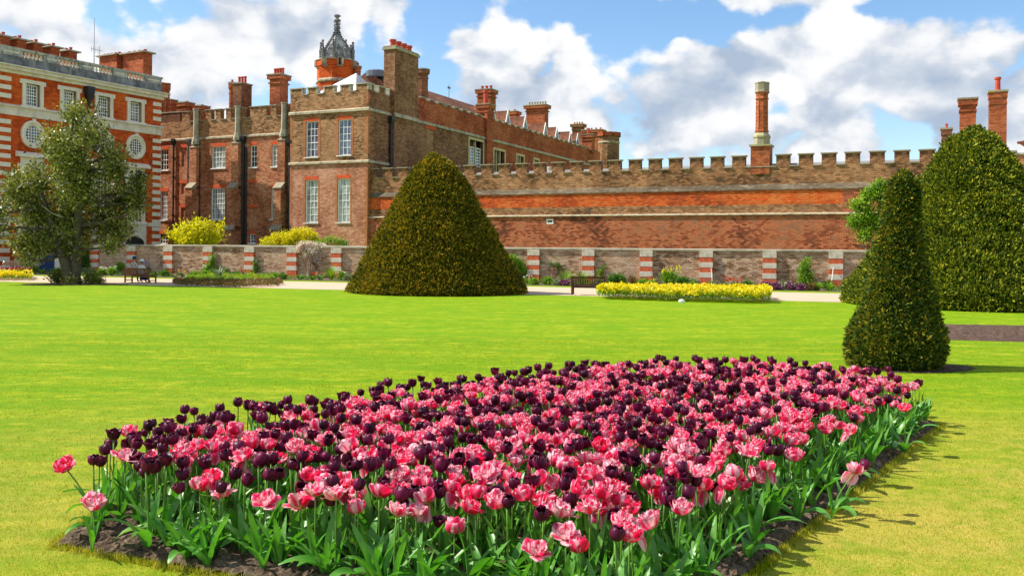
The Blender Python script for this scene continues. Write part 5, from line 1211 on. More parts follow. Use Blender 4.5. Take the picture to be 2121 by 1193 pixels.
# ------------------------------------------------------------ bedding in the lawn
def bed(name, label, pts_px, h, mat, n, ln, wd, fmat=None, fn=0, fl=.09, seed=1, cat='flower bed', fpow=1.0, edge=0.0, base='mid_leaf'):
    pts = [GP(u, v) for u, v in pts_px]; xs_ = [p.x for p in pts]; ys_ = [p.y for p in pts]; r = np.random.default_rng(seed); out = []
    def inside(x, y):
        c = False; j = len(pts) - 1
        for i in range(len(pts)):
            if (ys_[i] > y) != (ys_[j] > y) and x < (xs_[j] - xs_[i]) * (y - ys_[i]) / (ys_[j] - ys_[i]) + xs_[i]: c = not c
            j = i
        return c
    while len(out) < n:
        x, y = r.uniform(min(xs_), max(xs_)), r.uniform(min(ys_), max(ys_))
        if inside(x, y): out.append((x, y))
    P = np.array(out); o0 = np.array([sum(xs_) / len(xs_), sum(ys_) / len(ys_)]); und = 1 + .16 * np.sin(P[:, 0] * 2.3) * np.sin(P[:, 0] * 5.1 + P[:, 1] * 3); hz = h * und * (.2 + .7 * r.random(n) ** .7)
    Q = np.column_stack([P - o0, hz]); V = leaves(Q, r.normal(size=Q.shape) * .7 + np.array([0, 0, .6]), ln * (.6 + .8 * r.random(n)), wd)
    o = np_obj(name, V, M[mat]); o.location = (o0[0], o0[1], 0); o['kind'] = 'stuff'; tag(o, label, cat)
    if fn:
        idx = r.integers(0, n, fn); Q = np.column_stack([P[idx] - o0, h * und[idx] * (.66 + .42 * r.random(fn))]); Q = np.repeat(Q, 5, 0) + r.normal(size=(fn * 5, 3)) * .02
        V = leaves(Q, r.normal(size=Q.shape) + np.array([0, -.2, .5]), fl, fl * .75); np_obj('flowers', V, M[fmat], parent=o)
    return o
bed('wallflower_bed', 'long low bed of bright yellow wallflowers in front of the bench', [(1236, 618), (1242, 612), (1590, 617), (1597, 622), (1594, 628), (1560, 629), (1400, 625), (1245, 620)], .5, 'fresh', 16000, .11, .04, 'yellow', 4400, .1, 31)
bed('wallflower_bed', 'short bed of yellow wallflowers dotted with crimson tulips at the left edge', [(-40, 571), (58, 573), (68, 576), (66, 581), (-40, 581)], .42, 'fresh', 6000, .11, .04, 'yellow', 2600, .1, 32)
bed('coleus_edging', 'low bronze-leaved edging of the small bed right of the occupied bench', [(356, 590), (362, 584), (470, 581), (580, 583), (586, 590), (575, 594), (500, 597), (440, 596), (370, 593)], .26, 'bronze', 15000, .1, .055, seed=33)
bed('bed_planting', 'fresh green low planting inside the small bronze-edged bed', [(378, 584), (440, 577), (560, 579), (572, 585), (480, 588), (390, 588)], .36, 'fresh', 7000, .12, .05, 'orange_f', 40, .09, 34)
ag = GP(452, 584); M['agave'] = leaf_mat('agave_leaves', [(.1, .18, .1), (.3, .38, .24), (.5, .55, .35)], .1)
o = np_obj('agave', rosette(34, .75, .085, .2, 9, .9, .25), M['agave']); o.location = (ag.x, ag.y, .25); tag(o, 'spiky silver-green agave in the middle of the small bronze-edged bed', 'plant')
st = GP(1411, 626.5); tag(MB().lathe([(.1, 0), (.12, .06), (.09, .12), (.03, .14)], 9, sx=1.2, sy=.6).build('white_stone', M['white'], None, None, st.x, st.y - .1, 0), 'small rounded white marker stone at the edge of the yellow bed', 'stone')
# ------------------------------------------------------------ benches and the two people
M['wood_dark'] = stone_mat('dark_teak', (.09, .035, .02), (.055, .022, .015), 6, .5)
M['wood_brown'] = stone_mat('brown_teak', (.26, .12, .045), (.17, .075, .03), 6, .55)
def bench(label, pL, pR, mat, h=.9):
    f = Face(pL.x, pL.y, pR.x - pL.x, pR.y - pL.y); L = (pR - pL).length
    r = bld('park_bench', f, label, 'bench', 0, 0, 'teak benches beside the path')
    m = M[mat]; t = .035
    for x in (t, L - t):
        b = MB(); b.box(-t, t, -.03, .04, 0, .42); b.v = [(x_, y_ - max(0, z_ - .42) * .2, z_) for x_, y_, z_ in b.v]
        b.box(-t, t, -.03, .04, .421, h); b.v[8:] = [(x_, y_ - (z_ - .42) * .2, z_) for x_, y_, z_ in b.v[8:]]
        b.build('leg', m, r, f, x, 0, 0)
        MB().box(-t, t, .5, .565, 0, .64).build('leg', m, r, f, x, 0, 0)
        a = MB(); a.wedge(-.04, .04, -.03, .62, .645, .68, .68); a.build('armrest', m, r, f, x, 0, 0)
        MB().box(-t * .6, t * .6, .045, .495, .13, .18).build('stretcher', m, r, f, x, 0, 0)
    s = MB()
    for k in range(5): y = .03 + k * .11; s.box(.0 if k else t * 2, L if k else L - t * 2, y + (.015 if k == 0 else 0), y + .09, .42, .445)
    s.box(2 * t, L - 2 * t, .5, .53, .34, .418); s.box(2 * t, L - 2 * t, .0, .03, .34, .40); s.build('seat', m, r, f)
    s = MB(); s.box(2 * t, L - 2 * t, -.02, .02, h - .08, h); s.box(2 * t, L - 2 * t, -.02, .02, .47, .53); n = 18
    for k in range(n): x = 2 * t + (L - 4 * t) * (k + .5) / n; s.box(x - .022, x + .022, -.012, .012, .531, h - .081)
    s.v = [(x_, y_ - (z_ - .42) * .2, z_) for x_, y_, z_ in s.v]; s.build('backrest', m, r, f)
    return r, f, L
b1, bf1, bL1 = bench('weathered brown bench with two people sitting on it, left of the small bed', GP(258, 585.5), GP(309, 587), 'wood_brown', .86)
b2, bf2, bL2 = bench('empty dark wooden bench beside the yellow flower bed', GP(1183, 611), GP(1254, 612.3), 'wood_dark', .88)

def skin_body(joints, edges, mats, matf, name, subdiv=2):
    """one continuous surface grown over a skeleton, faces coloured by height/limb"""
    names = list(joints); me = bpy.data.meshes.new(name); me.from_pydata([joints[n][0] for n in names], [(names.index(a), names.index(b)) for a, b in edges], [])
    o = bpy.data.objects.new(name, me); col.objects.link(o)
    o.modifiers.new('skin', 'SKIN'); 
    for i, n in enumerate(names): v = me.skin_vertices[0].data[i]; r = joints[n][1]; v.radius = (r, r) if not isinstance(r, tuple) else r; v.use_root = (n == 'pelvis')
    s = o.modifiers.new('sub', 'SUBSURF'); s.levels = subdiv; s.render_levels = subdiv
    dg = bpy.context.evaluated_depsgraph_get(); ev = o.evaluated_get(dg); m2 = bpy.data.meshes.new_from_object(ev); o.modifiers.clear(); o.data = m2
    m2.materials.clear()
    for m in mats: m2.materials.append(m)
    for p in m2.polygons: p.material_index = matf(p.center); p.use_smooth = True
    return o
M['skin'] = plain_mat('skin', (.55, .3, .2), .6); M['shirt_pink'] = plain_mat('pale_pink_shirt', (.68, .55, .5), .9, var=.2, scale=30); M['shirt_white'] = plain_mat('white_shirt', (.8, .78, .74), .9)
M['navy'] = plain_mat('navy_cloth', (.02, .035, .12), .9); M['cap_blue'] = plain_mat('blue_cap_cloth', (.02, .06, .32), .8); M['hat_white'] = plain_mat('white_hat_cloth', (.82, .78, .74), .9); M['hair'] = plain_mat('brown_hair', (.08, .05, .03), .8); M['black'] = plain_mat('black_plastic', (.015, .015, .018), .5); M['shoe'] = plain_mat('dark_shoe', (.03, .025, .02), .6)
def person(label, f, x, lean, shirt, leg_m, tall=1.0, holding=True, arms_in=.0):
    p = bld('person', f, label, 'person', x, .2)
    T = tall; lx, ly = lean
    J = {'pelvis': ((0, .02, .52), (.15, .12)), 'waist': ((lx * .2, .0 + ly * .2, .68 * T), (.14, .11)), 'chest': ((lx * .6, ly * .6, .9 * T), (.17, .12)), 'neckb': ((lx * .85, ly * .9, 1.05 * T), (.1, .09)), 'neck': ((lx * .95, ly * 1.1, 1.12 * T), .055),
         'headb': ((lx * 1.0, ly * 1.3, 1.2 * T), (.075, .085)), 'head': ((lx * 1.05, ly * 1.45, 1.29 * T), (.088, .1)), 'crown': ((lx * 1.05, ly * 1.45, 1.36 * T), (.06, .07))}
    E_ = [('pelvis', 'waist'), ('waist', 'chest'), ('chest', 'neckb'), ('neckb', 'neck'), ('neck', 'headb'), ('headb', 'head'), ('head', 'crown')]
    for s, n in ((-1, 'l'), (1, 'r')):
        sx, sy, sz = lx * .8 + s * .19, ly * .8, 1.0 * T
        J['sh' + n] = ((sx, sy, sz), .065); J['el' + n] = ((sx + s * .08, sy + .12, .76 * T), .048); J['wr' + n] = ((lx + s * .09, ly + .36, .8 * T if holding else .6), .03); J['pa' + n] = ((lx + s * .06, ly + .43, .83 * T if holding else .6), (.036, .018))
        E_ += [('neckb', 'sh' + n), ('sh' + n, 'el' + n), ('el' + n, 'wr' + n), ('wr' + n, 'pa' + n)]
        J['hip' + n] = ((s * .1, .08, .5), .09); J['kn' + n] = ((s * .13, .48, .5), .065); J['an' + n] = ((s * .12, .5, .09), .042); J['to' + n] = ((s * .13, .66, .045), (.042, .03))
        E_ += [('pelvis', 'hip' + n), ('hip' + n, 'kn' + n), ('kn' + n, 'an' + n), ('an' + n, 'to' + n)]
    def mf(c):
        if c.z > 1.085 * T: return 0
        if c.y > ly + .33 and c.z > .56 and holding: return 0
        if c.z > .56 or (c.z > .5 and c.y < .03): return 1
        if c.z < .1: return 3
        return 2
    o = skin_body(J, E_, [M['skin'], M[shirt], M[leg_m], M['shoe']], mf, 'body'); col.objects.unlink(o); put(o, p, f, x, .2)
    H = J['head'][0]
    def at(mb_, nm, mat): return mb_.build(nm, M[mat], p, f, x, .2, 0)
    hr = MB().lathe([(.095, H[2] - .07), (.108, H[2]), (.1, H[2] + .06), (.05, H[2] + .105)], 12, H[0], H[1] - .015); at(hr, 'hair', 'hair')
    for s in (-1, 1):
        pa = J['pa' + ('l' if s < 0 else 'r')][0]
        for k in range(4): a_ = -.6 + k * .4; MB().tube([(pa[0] - s * .01, pa[1] + .02, pa[2] + .018 * (k - 1.5)), (pa[0] - s * .03, pa[1] + .06 - .004 * abs(k - 1.5), pa[2] + .018 * (k - 1.5)), (pa[0] - s * .06, pa[1] + .06, pa[2] + .018 * (k - 1.5))], [.009, .008, .007], 5).build('finger', M['skin'], p, f, x, .2)
        MB().tube([(pa[0] - s * .02, pa[1] - .02, pa[2] + .02), (pa[0] - s * .045, pa[1] + .0, pa[2] + .045)], [.01, .008], 5).build('thumb', M['skin'], p, f, x, .2)
    fc = MB(); fc.lathe([(.001, H[2] - .03), (.014, H[2] - .015), (.008, H[2] + .02)], 5, H[0], H[1] + .105); at(fc, 'nose', 'skin')
    return p, J, H
pf1 = person('person in blue cap and pale shirt bending over a camera, left on the bench', bf1, .42, (-.02, .1), 'shirt_pink', 'navy', 1.1)
p, J, H = pf1; x = .42
MB().lathe([(.115, H[2] + .01), (.118, H[2] + .07), (.09, H[2] + .125), (.03, H[2] + .14)], 14, H[0], H[1]).build('cap', M['cap_blue'], p, bf1, x, .2)
MB().lathe([(.1, H[2] + .015), (.1, H[2] + .03)], 12, H[0] + .03, H[1] + .1, sx=.9, sy=.9).build('cap_peak', M['cap_blue'], p, bf1, x, .2)
c0 = J['chest'][0]; MB().tube([(-.16, c0[1] - .06, 1.18), (-.05, c0[1] - .15, 1.04), (.1, c0[1] - .16, .85), (.2, c0[1] - .06, .72)], [.014] * 4, 5).build('strap', M['black'], p, bf1, x, .2)
pw = J['pal'][0]; cm_ = bf1.sub(x, .2); MB().box(-.07, .07, pw[1] + .02, pw[1] + .09, pw[2] - .045, pw[2] + .045).lathe([(.035, 0), (.035, .001)], 8, 0, 0).build('camera_held', M['black'], None, bf1, x, .2)
cmo = bpy.data.objects['camera_held']; cmo.name = 'camera'; tag(cmo, 'small black camera held by the person in the blue cap', 'camera')
pf2 = person('person in white sunhat, white top and blue skirt, right on the bench', bf1, 1.02, (.0, .06), 'shirt_white', 'navy', .96, False)
p, J, H = pf2; x = 1.02
MB().lathe([(.2, H[2] + .0), (.205, H[2] + .012), (.12, H[2] + .04), (.112, H[2] + .11), (.08, H[2] + .15), (.02, H[2] + .16)], 18, H[0], H[1]).build('sunhat', M['hat_white'], p, bf1, x, .2)
sk = MB(); sk.v += []; sk.lathe([(.25, .16), (.24, .35), (.2, .5), (.17, .6)], 14, 0.02, .3, sx=1.05, sy=1.15); sk.build('skirt', M['navy'], p, bf1, x, .2)

# ------------------------------------------------------------ tulips
def petal_mat(name, kind):
    m, nt, b = base_mat(name, .42, .45); L = nt.links.new
    uv = nn(nt, 'ShaderNodeUVMap'); sp = nn(nt, 'ShaderNodeSeparateXYZ'); L(uv.outputs[0], sp.inputs[0])
    g = nn(nt, 'ShaderNodeNewGeometry'); rnd = g.outputs['Random Per Island']; oi = nn(nt, 'ShaderNodeObjectInfo')
    e = mth(nt, 'MULTIPLY', mth(nt, 'ABSOLUTE', mth(nt, 'SUBTRACT', sp.outputs[0], .5)), 2.0)
    cx = nn(nt, 'ShaderNodeCombineXYZ'); L(mth(nt, 'MULTIPLY', sp.outputs[0], 7.0), cx.inputs[0]); L(mth(nt, 'ADD', mth(nt, 'MULTIPLY', sp.outputs[1], .8), mth(nt, 'MULTIPLY', rnd, 30.0)), cx.inputs[1])
    st = noise(nt, cx.outputs[0], 1.0, 3, .6)
    if kind == 'pink':
        f = mth(nt, 'ADD', mth(nt, 'MULTIPLY', e, .5), mth(nt, 'ADD', mth(nt, 'MULTIPLY', st, .85), mth(nt, 'ADD', mth(nt, 'MULTIPLY', rnd, .3), mth(nt, 'MULTIPLY', sp.outputs[1], .18))))
        f = mth(nt, 'ADD', f, mth(nt, 'MULTIPLY', mth(nt, 'SUBTRACT', oi.outputs['Random'], .5), .35))
        c = ramp(nt, f, [(.58, (.88, .008, .07)), (.8, (.95, .04, .17)), (.95, (.96, .2, .34)), (1.0, (.97, .55, .6))])
        c = mixc(nt, maprange(nt, sp.outputs[1], .0, .16, .8, 0), c, (.8, .55, .12)); tr = .45
    else:
        c = ramp(nt, mth(nt, 'ADD', mth(nt, 'MULTIPLY', st, .5), mth(nt, 'MULTIPLY', rnd, .5)), [(.3, (.03, .0008, .012)), (.5, (.085, .0015, .028)), (.75, (.18, .004, .05))]); tr = .22
        b.inputs['Roughness'].default_value = .42; b.inputs['Specular IOR Level'].default_value = .3
    L(c, b.inputs['Base Color'])
    t = nn(nt, 'ShaderNodeBsdfTranslucent'); L(c if kind == 'pink' else mixc(nt, 1.0, c, (2.2, .8, 1.2), 'MULTIPLY'), t.inputs[0]); mx = nn(nt, 'ShaderNodeMixShader'); mx.inputs[0].default_value = tr
    L(b.outputs[0], mx.inputs[1]); L(t.outputs[0], mx.inputs[2]); L(mx.outputs[0], nt.nodes['Material Output'].inputs[0])
    return m
M['petal_pink'] = petal_mat('pink_petal', 'pink'); M['petal_dark'] = petal_mat('maroon_petal', 'dark')
M['tulip_stem'] = plain_mat('tulip_stem', (.13, .26, .035), .5, .4, var=.3)
def tleaf_mat():
    m, nt, b = base_mat('tulip_leaf', .38, .5); L = nt.links.new; g = nn(nt, 'ShaderNodeNewGeometry'); oi = nn(nt, 'ShaderNodeObjectInfo'); tc = nn(nt, 'ShaderNodeTexCoord')
    n = noise(nt, tc.outputs['Object'], 9, 3, .6); f = mth(nt, 'ADD', mth(nt, 'MULTIPLY', g.outputs['Random Per Island'], .5), mth(nt, 'MULTIPLY', n, .5))
    c = ramp(nt, f, [(.2, (.03, .13, .018)), (.5, (.08, .28, .03)), (.8, (.24, .42, .1))]); L(c, b.inputs['Base Color'])
    t = nn(nt, 'ShaderNodeBsdfTranslucent'); L(mixc(nt, 1.0, c, (1.3, 1.5, .4), 'MULTIPLY'), t.inputs[0]); mx = nn(nt, 'ShaderNodeMixShader'); mx.inputs[0].default_value = .3
    L(b.outputs[0], mx.inputs[1]); L(t.outputs[0], mx.inputs[2]); L(mx.outputs[0], nt.nodes['Material Output'].inputs[0]); return m
M['tulip_leaf'] = tleaf_mat()

def petal(r_, phi, prof, ha, wob, tip=1.0, ni=5):
    """prof: (radius, height) along the petal; ha: half angle of wrap at its widest"""
    nj = len(prof); v = []; uv = []; f = []
    for j, (rad, z) in enumerate(prof):
        t = j / (nj - 1); w = math.sin(PI * min(1, .12 + t * .80) ** 1.0) ** .75
        if t == 1: w *= .28 * tip
        for i in range(ni):
            s = 2 * i / (ni - 1) - 1; a = phi + s * ha * w * min(1.0, .062 / max(rad, .02)) * 1.0
            rr = rad * (1 - .06 * abs(s)) + r_.gauss(0, wob) * (t > .3); zz_ = z - (s * s) * .012 * t + r_.gauss(0, wob) * t
            v.append((rr * math.cos(a), rr * math.sin(a), zz_)); uv.append(((s + 1) / 2, t))
    for j in range(nj - 1):
        for i in range(ni - 1): q = j * ni + i; f.append((q, q + 1, q + ni + 1, q + ni))
    return v, uv, f
class TMesh:
    def __init__(s): s.v = []; s.uv = []; s.f = []
    def add(s, v, uv, f): n = len(s.v); s.v += v; s.uv += uv; s.f += [tuple(n + i for i in q) for q in f]
    def mesh(s, name, mat, smooth=True):
        me = bpy.data.meshes.new(name); me.from_pydata(s.v, [], s.f); me.materials.append(mat)
        if s.uv:
            ul = me.uv_layers.new(name='UVMap'); li = np.zeros(len(me.loops), dtype=np.int32); me.loops.foreach_get('vertex_index', li); ul.data.foreach_set('uv', np.array(s.uv, dtype=np.float32)[li].reshape(-1))
        me.polygons.foreach_set('use_smooth', [smooth] * len(s.f)); me.update(); return me
def dark_bloom(seed, open_=0.0, ragged=0.0):
    r_ = random.Random(seed); t = TMesh()
    for ring, (sc_, z0) in enumerate(((1.0, 0), (.88, .004))):
        for k in range(3):
            ph = 2 * PI * k / 3 + ring * PI / 3 + r_.uniform(-.12, .12); H = .1 * r_.uniform(.93, 1.08); o_ = open_ + r_.uniform(-.1, .1) + ragged * r_.random()
            prof = [(.006, 0), (.036 * sc_, .01), (.053 * sc_, .036), (.056 * sc_ * (1 + .1 * o_), .064), (.051 * sc_ * (1 + .5 * o_), H * .92), (.043 * sc_ * (1 + 1.1 * o_), H + z0 - .01 * max(0, o_))]
            v, uv, f = petal(r_, ph, prof, 1.05, .0018 + .002 * ragged, 1.3); t.add(v, uv, f)
    return t
def pink_bloom(seed, open_=.5, droop=False):
    r_ = random.Random(seed); t = TMesh()
    for ring, (n, rs, hs, op) in enumerate(((5, 1.0, .95, 1.0), (4, .8, 1.1, .55), (4, .56, 1.1, .3), (2, .3, 1.0, .1))):
        for k in range(n):
            ph = 2 * PI * k / n + ring * .6 + r_.uniform(-.25, .25); o_ = open_ * op * r_.uniform(.6, 1.4); H = .1 * hs * r_.uniform(.85, 1.1) * (1 - .35 * o_)
            R_ = .062 * rs * r_.uniform(.9, 1.15)
            prof = [(.006, 0), (R_ * .7, .012), (R_ * (1.0 + .15 * o_), .036), (R_ * (1.02 + .42 * o_), H * .72), (R_ * (.98 + .75 * o_), H * .96), (R_ * (.9 + 1.0 * o_), H * (1.0 - .12 * o_))]
            if droop and ring == 0 and k < 2: prof = [(.006, 0), (.04, .008), (.075, .0), (.09, -.03), (.095, -.065), (.09, -.09)]
            v, uv, f = petal(r_, ph, prof, 1.0 if ring < 2 else .75, .0026, 1.8, 5); t.add(v, uv, f)
    return t
dark_t = [dark_bloom(i, o, rg) for i, (o, rg) in enumerate(((0, 0), (.1, 0), (-.1, .1), (.35, .3), (.6, .5), (.2, .2)))]
pink_t = [pink_bloom(20 + i, o, d_) for i, (o, d_) in enumerate(((.2, False), (.4, False), (.6, False), (.4, True), (.85, False), (.5, False), (.05, False)))]
# stems: two leans; tip offset at height .46
def stem_t(h, lx, seed):
    r_ = random.Random(seed); t = TMesh(); pts = [(lx * (q / 5) ** 1.7, .0, h * q / 5 - (0.02 if q == 0 else 0)) for q in range(6)]
    m = MB().tube(pts, [.0068, .0062, .0058, .0054, .0052, .0056], 6); t.v = m.v; t.f = [tuple(reversed(f)) if False else f for f in m.f]; return t, pts[-1]
stems = [stem_t(.44, l, i) for i, l in enumerate((0.0, .02, .05, .09, .22))]
def leaf_t(L, W, up, arch, seed, twist=0.0):
    r_ = random.Random(seed); t = TMesh(); nj, ni = 9, 5; e = up; p = Vector((.008, 0, -.01)); v = []; uv = []; f = []
    for j in range(nj):
        s = j / (nj - 1); w = W * (math.sin(PI * min(1, (.1 + s * .88))) ** .8) * (.05 if j == nj - 1 else 1)
        side = Vector((0, 1, 0)); nrm = Vector((-math.sin(e), 0, math.cos(e))); tw = twist * s; sd = side * math.cos(tw) + nrm * math.sin(tw)
        for i in range(ni):
            q = 2 * i / (ni - 1) - 1; c = p + sd * (q * w / 2) + nrm * (q * q * w * (.32 * (1 - s) + .06)) + nrm * math.sin(s * 9 + q * 2 + seed) * .004
            v.append(tuple(c)); uv.append(((q + 1) / 2, s))
        p = p + Vector((math.cos(e), 0, math.sin(e))) * L / (nj - 1); e -= arch / (nj - 1) * (1 + r_.uniform(-.3, .6) + s * .8)
    for j in range(nj - 1):
        for i in range(ni - 1): q = j * ni + i; f.append((q, q + 1, q + ni + 1, q + ni))
    t.v, t.uv, t.f = v, uv, f; return t
leaf_v = [leaf_t(.36, .05, 1.35, .5, 1, .3), leaf_t(.4, .042, 1.4, .35, 2, -.5), leaf_t(.34, .062, 1.15, 1.1, 3, .4), leaf_t(.38, .055, 1.25, .8, 4, -.3), leaf_t(.32, .085, 1.1, 1.3, 5, .2), leaf_t(.36, .09, .95, 1.0, 6, -.2), leaf_t(.42, .04, 1.45, .2, 7, .6)]
def xf(t, ang=0, off=(0, 0, 0), s=1.0, tilt=0.0, tdir=0.0):
    a = np.array(t.v) * s
    if tilt:
        ax_ = np.array([-math.sin(tdir), math.cos(tdir), 0]); a = np.array([Matrix.Rotation(tilt, 3, Vector(ax_)) @ Vector(p) for p in a])
    c, s_ = math.cos(ang), math.sin(ang); return np.stack([a[:, 0] * c - a[:, 1] * s_ + off[0], a[:, 0] * s_ + a[:, 1] * c + off[1], a[:, 2] + off[2]], 1)
def leafset(seed):
    r_ = random.Random(seed); t = TMesh(); n = r_.choice((3, 3, 4)); a0 = r_.uniform(0, 6.28)
    for k in range(n): lf = leaf_v[r_.randrange(7) if k else r_.choice((0, 1, 6))]; V_ = xf(lf, a0 + 2 * PI * k / n + r_.uniform(-.5, .5), (0, 0, 0), r_.uniform(.8, 1.1)); t.add([tuple(p) for p in V_], lf.uv, lf.f)
    return t
lset = [leafset(i) for i in range(8)]
me_dark = [t.mesh('bloom', M['petal_dark']) for t in dark_t]; me_pink = [t.mesh('bloom', M['petal_pink']) for t in pink_t]
me_stem = [t[0].mesh('stem', M['tulip_stem']) for t in stems]; me_lset = [t.mesh('leaves', M['tulip_leaf']) for t in lset]; me_leaf = [t.mesh('leaf', M['tulip_leaf']) for t in leaf_v]

BED = [(110, 1132), (200, 1068), (280, 1010), (430, 975), (600, 950), (800, 908), (1000, 872), (1130, 850), (1250, 834), (1400, 826), (1560, 832), (1700, 842), (1830, 858), (1948, 884)]
bed_w = [GP(u, v) for u, v in BED] + [GP(1850, 960), GP(1700, 1075), GP(1555, 1193)]
e1, e2 = GP(110, 1137), GP(440, 1193); r1, r2 = GP(1850, 960), GP(1555, 1193)
def isect(a, b, c, d):
    x1, y1, x2, y2, x3, y3, x4, y4 = a.x, a.y, b.x, b.y, c.x, c.y, d.x, d.y
    k = (x1 - x2) * (y3 - y4) - (y1 - y2) * (x3 - x4); A, B = x1 * y2 - y1 * x2, x3 * y4 - y3 * x4
    return Vector(((A * (x3 - x4) - (x1 - x2) * B) / k, (A * (y3 - y4) - (y1 - y2) * B) / k, 0))
bed_w += [isect(e1, e2, r1, r2), e2]
bxy = np.array([(p.x, p.y) for p in bed_w])
def in_poly(x, y, P):
    c = False; j = len(P) - 1
    for i in range(len(P)):
        if (P[i][1] > y) != (P[j][1] > y) and x < (P[j][0] - P[i][0]) * (y - P[i][1]) / (P[j][1] - P[i][1]) + P[i][0]: c = not c
        j = i
    return c
def dist_edge(x, y, P=bxy):
    d = 1e9
    for i in range(len(P)):
        a, b = P[i], P[(i + 1) % len(P)]; ab = b - a; t = max(0, min(1, ((x - a[0]) * ab[0] + (y - a[1]) * ab[1]) / (ab @ ab))); d = min(d, math.hypot(x - a[0] - ab[0] * t, y - a[1] - ab[1] * t))
    return d
def front_d(x, y):
    d = 1e9
    for i in range(13, 18):
        a, b = bxy[i], bxy[(i + 1) % len(bxy)]; ab = b - a; t = max(0, min(1, ((x - a[0]) * ab[0] + (y - a[1]) * ab[1]) / (ab @ ab))); d = min(d, math.hypot(x - a[0] - ab[0] * t, y - a[1] - ab[1] * t))
    return d
# soil mound
x0, y0 = bxy.min(0) - .05; x1, y1 = bxy.max(0) + .05; gs = .032; nx, ny = int((x1 - x0) / gs), int((y1 - y0) / gs)
ids = {}; vs = []; fs = []; hr_ = random.Random(5)
def soilh(x, y, d): return .004 + .07 * min(1, d / .3) ** .7 + .014 * math.sin(x * 23 + math.sin(y * 17) * 2) * math.sin(y * 19 + x * 7) * min(1, d / .1) + (hr_.uniform(0, .03) + (.02 if hr_.random() < .12 else 0)) * min(1, d / .05)
for j in range(ny + 1):
    for i in range(nx + 1):
        x, y = x0 + i * gs, y0 + j * gs
        if in_poly(x, y, bxy): ids[(i, j)] = len(vs); d = dist_edge(x, y); vs.append((x + hr_.uniform(-.012, .012), y + hr_.uniform(-.012, .012), soilh(x, y, d)))
for j in range(ny):
    for i in range(nx):
        q = [(i, j), (i + 1, j), (i + 1, j + 1), (i, j + 1)]
        if all(k in ids for k in q): fs.append(tuple(ids[k] for k in q))
struct('tulip_bed_soil', vs, fs, M['soil'])
sb2 = struct('tulip_bed_edge', [(p[0], p[1], .0035) for p in bxy], [tuple(range(len(bxy)))], M['soil'])

pos = []; gaps = []; sp_ = .157; tr2 = random.Random(21)
yy = y0; row = 0
while yy < y1:
    xx = x0 + (row % 2) * sp_ / 2
    while xx < x1:
        x, y = xx + tr2.uniform(-.055, .055), yy + tr2.uniform(-.055, .055)
        if in_poly(x, y, bxy):
            fd = front_d(x, y); de = dist_edge(x, y)
            lim = .2 if x > bxy[17][0] else .13
            if (fd > lim + tr2.uniform(-.06, .1)) and de > .05:
                if fd > .62 or tr2.random() < .35 + (fd - .15) * 1.1: pos.append((x, y))
                else: gaps.append((x, y))
        xx += sp_
    yy += sp_ * .87; row += 1
def place(x, y, kind, sc_, rz, tilt_s, bl, near, label, grp, lean=None, shorty=False):
    t = empty('tulip', (x, y, .04), rz, label, 'tulip', grp)
    t.scale = (sc_, sc_, sc_)
    st, tip = me_stem[tilt_s], stems[tilt_s][1]
    so_ = bpy.data.objects.new('stem', st); lchild(so_, t)
    b = bpy.data.objects.new('bloom', (me_dark if kind == 'd' else me_pink)[bl]); lchild(b, t, tip, 0)
    b.rotation_euler = (tr2.uniform(-.35, .35), tr2.uniform(-.2, .45) + tilt_s * .12, tr2.uniform(0, 6.28)); k = tr2.uniform(.82, 1.08) / sc_ * (.97 if kind == 'p' else .86); b.scale = (k, k, k * (1.0 if kind == 'p' else tr2.uniform(.95, 1.15)))
    if near:
        a0 = tr2.uniform(0, 6.28); n = 4 if near > 1 else 3
        for q in range(n):
            l = bpy.data.objects.new('leaf', me_leaf[tr2.randrange(7) if q else tr2.choice((0, 1, 6))]); lchild(l, t, (0, 0, 0), a0 + 2 * PI * q / n + tr2.uniform(-.5, .5)); s2 = tr2.uniform(.8, 1.15); l.scale = (s2, s2, s2)
    else:
        l = bpy.data.objects.new('leaves', me_lset[tr2.randrange(8)]); lchild(l, t, (0, 0, 0), tr2.uniform(0, 6.28))
    return t
spec = [(138, 962, .5, 'p', 2, 4, 'pink-and-white double tulip standing alone farthest left, leaning over the lawn'), (192, 1048, .3, 'p', 1, 0, 'short pink double tulip low among broad leaves at the left corner of the bed'),
        (222, 932, .52, 'd', 0, 0, 'single maroon tulip just right of the leftmost pink one'), (258, 945, .5, 'p', 4, 1, 'large pink double tulip next to the leftmost maroon one'),
        (1530, 1004, .38, 'p', 1, 0, 'small pink double tulip alone over the soil near the bottom right of the bed'), (1768, 974, .35, 'p', 3, 4, 'low pink tulip leaning out over the right-hand soil edge'), (1786, 965, .34, 'd', 0, 4, 'low maroon tulip beside the leaning pink one at the right soil edge'),
        (1760, 890, .45, 'p', 3, 0, 'large drooping-petalled pink tulip standing proud on the right flank'), (1588, 968, .42, 'p', 3, 0, 'pink tulip with hanging petals alone above the right-hand leaves'), (1557, 735, .62, 'd', 0, 0, 'tallest maroon tulip, its head above all others at the back of the bed'),
        (598, 826, .56, 'd', 0, 0, 'maroon tulip head standing clear against the lawn at the back left'), (790, 806, .55, 'd', 4, 0, 'open maroon tulip against the lawn on the back edge, left of centre'), (1890, 795, .5, 'p', 2, 1, 'pink tulip at the far right end of the bed'), (1875, 842, .45, 'p', 2, 0, 'pale pink tulip just below the far right end of the bed'),
        (1310, 1060, .4, 'p', 1, 0, 'salmon-pink tulip low at the front of the bed, right of centre'), (1235, 1050, .4, 'p', 3, 0, 'pink tulip with a hanging petal low at the front centre'), (912, 1085, .33, 'd', 4, 1, 'wilting maroon tulip hanging low at the front of the bed')]
taken = []
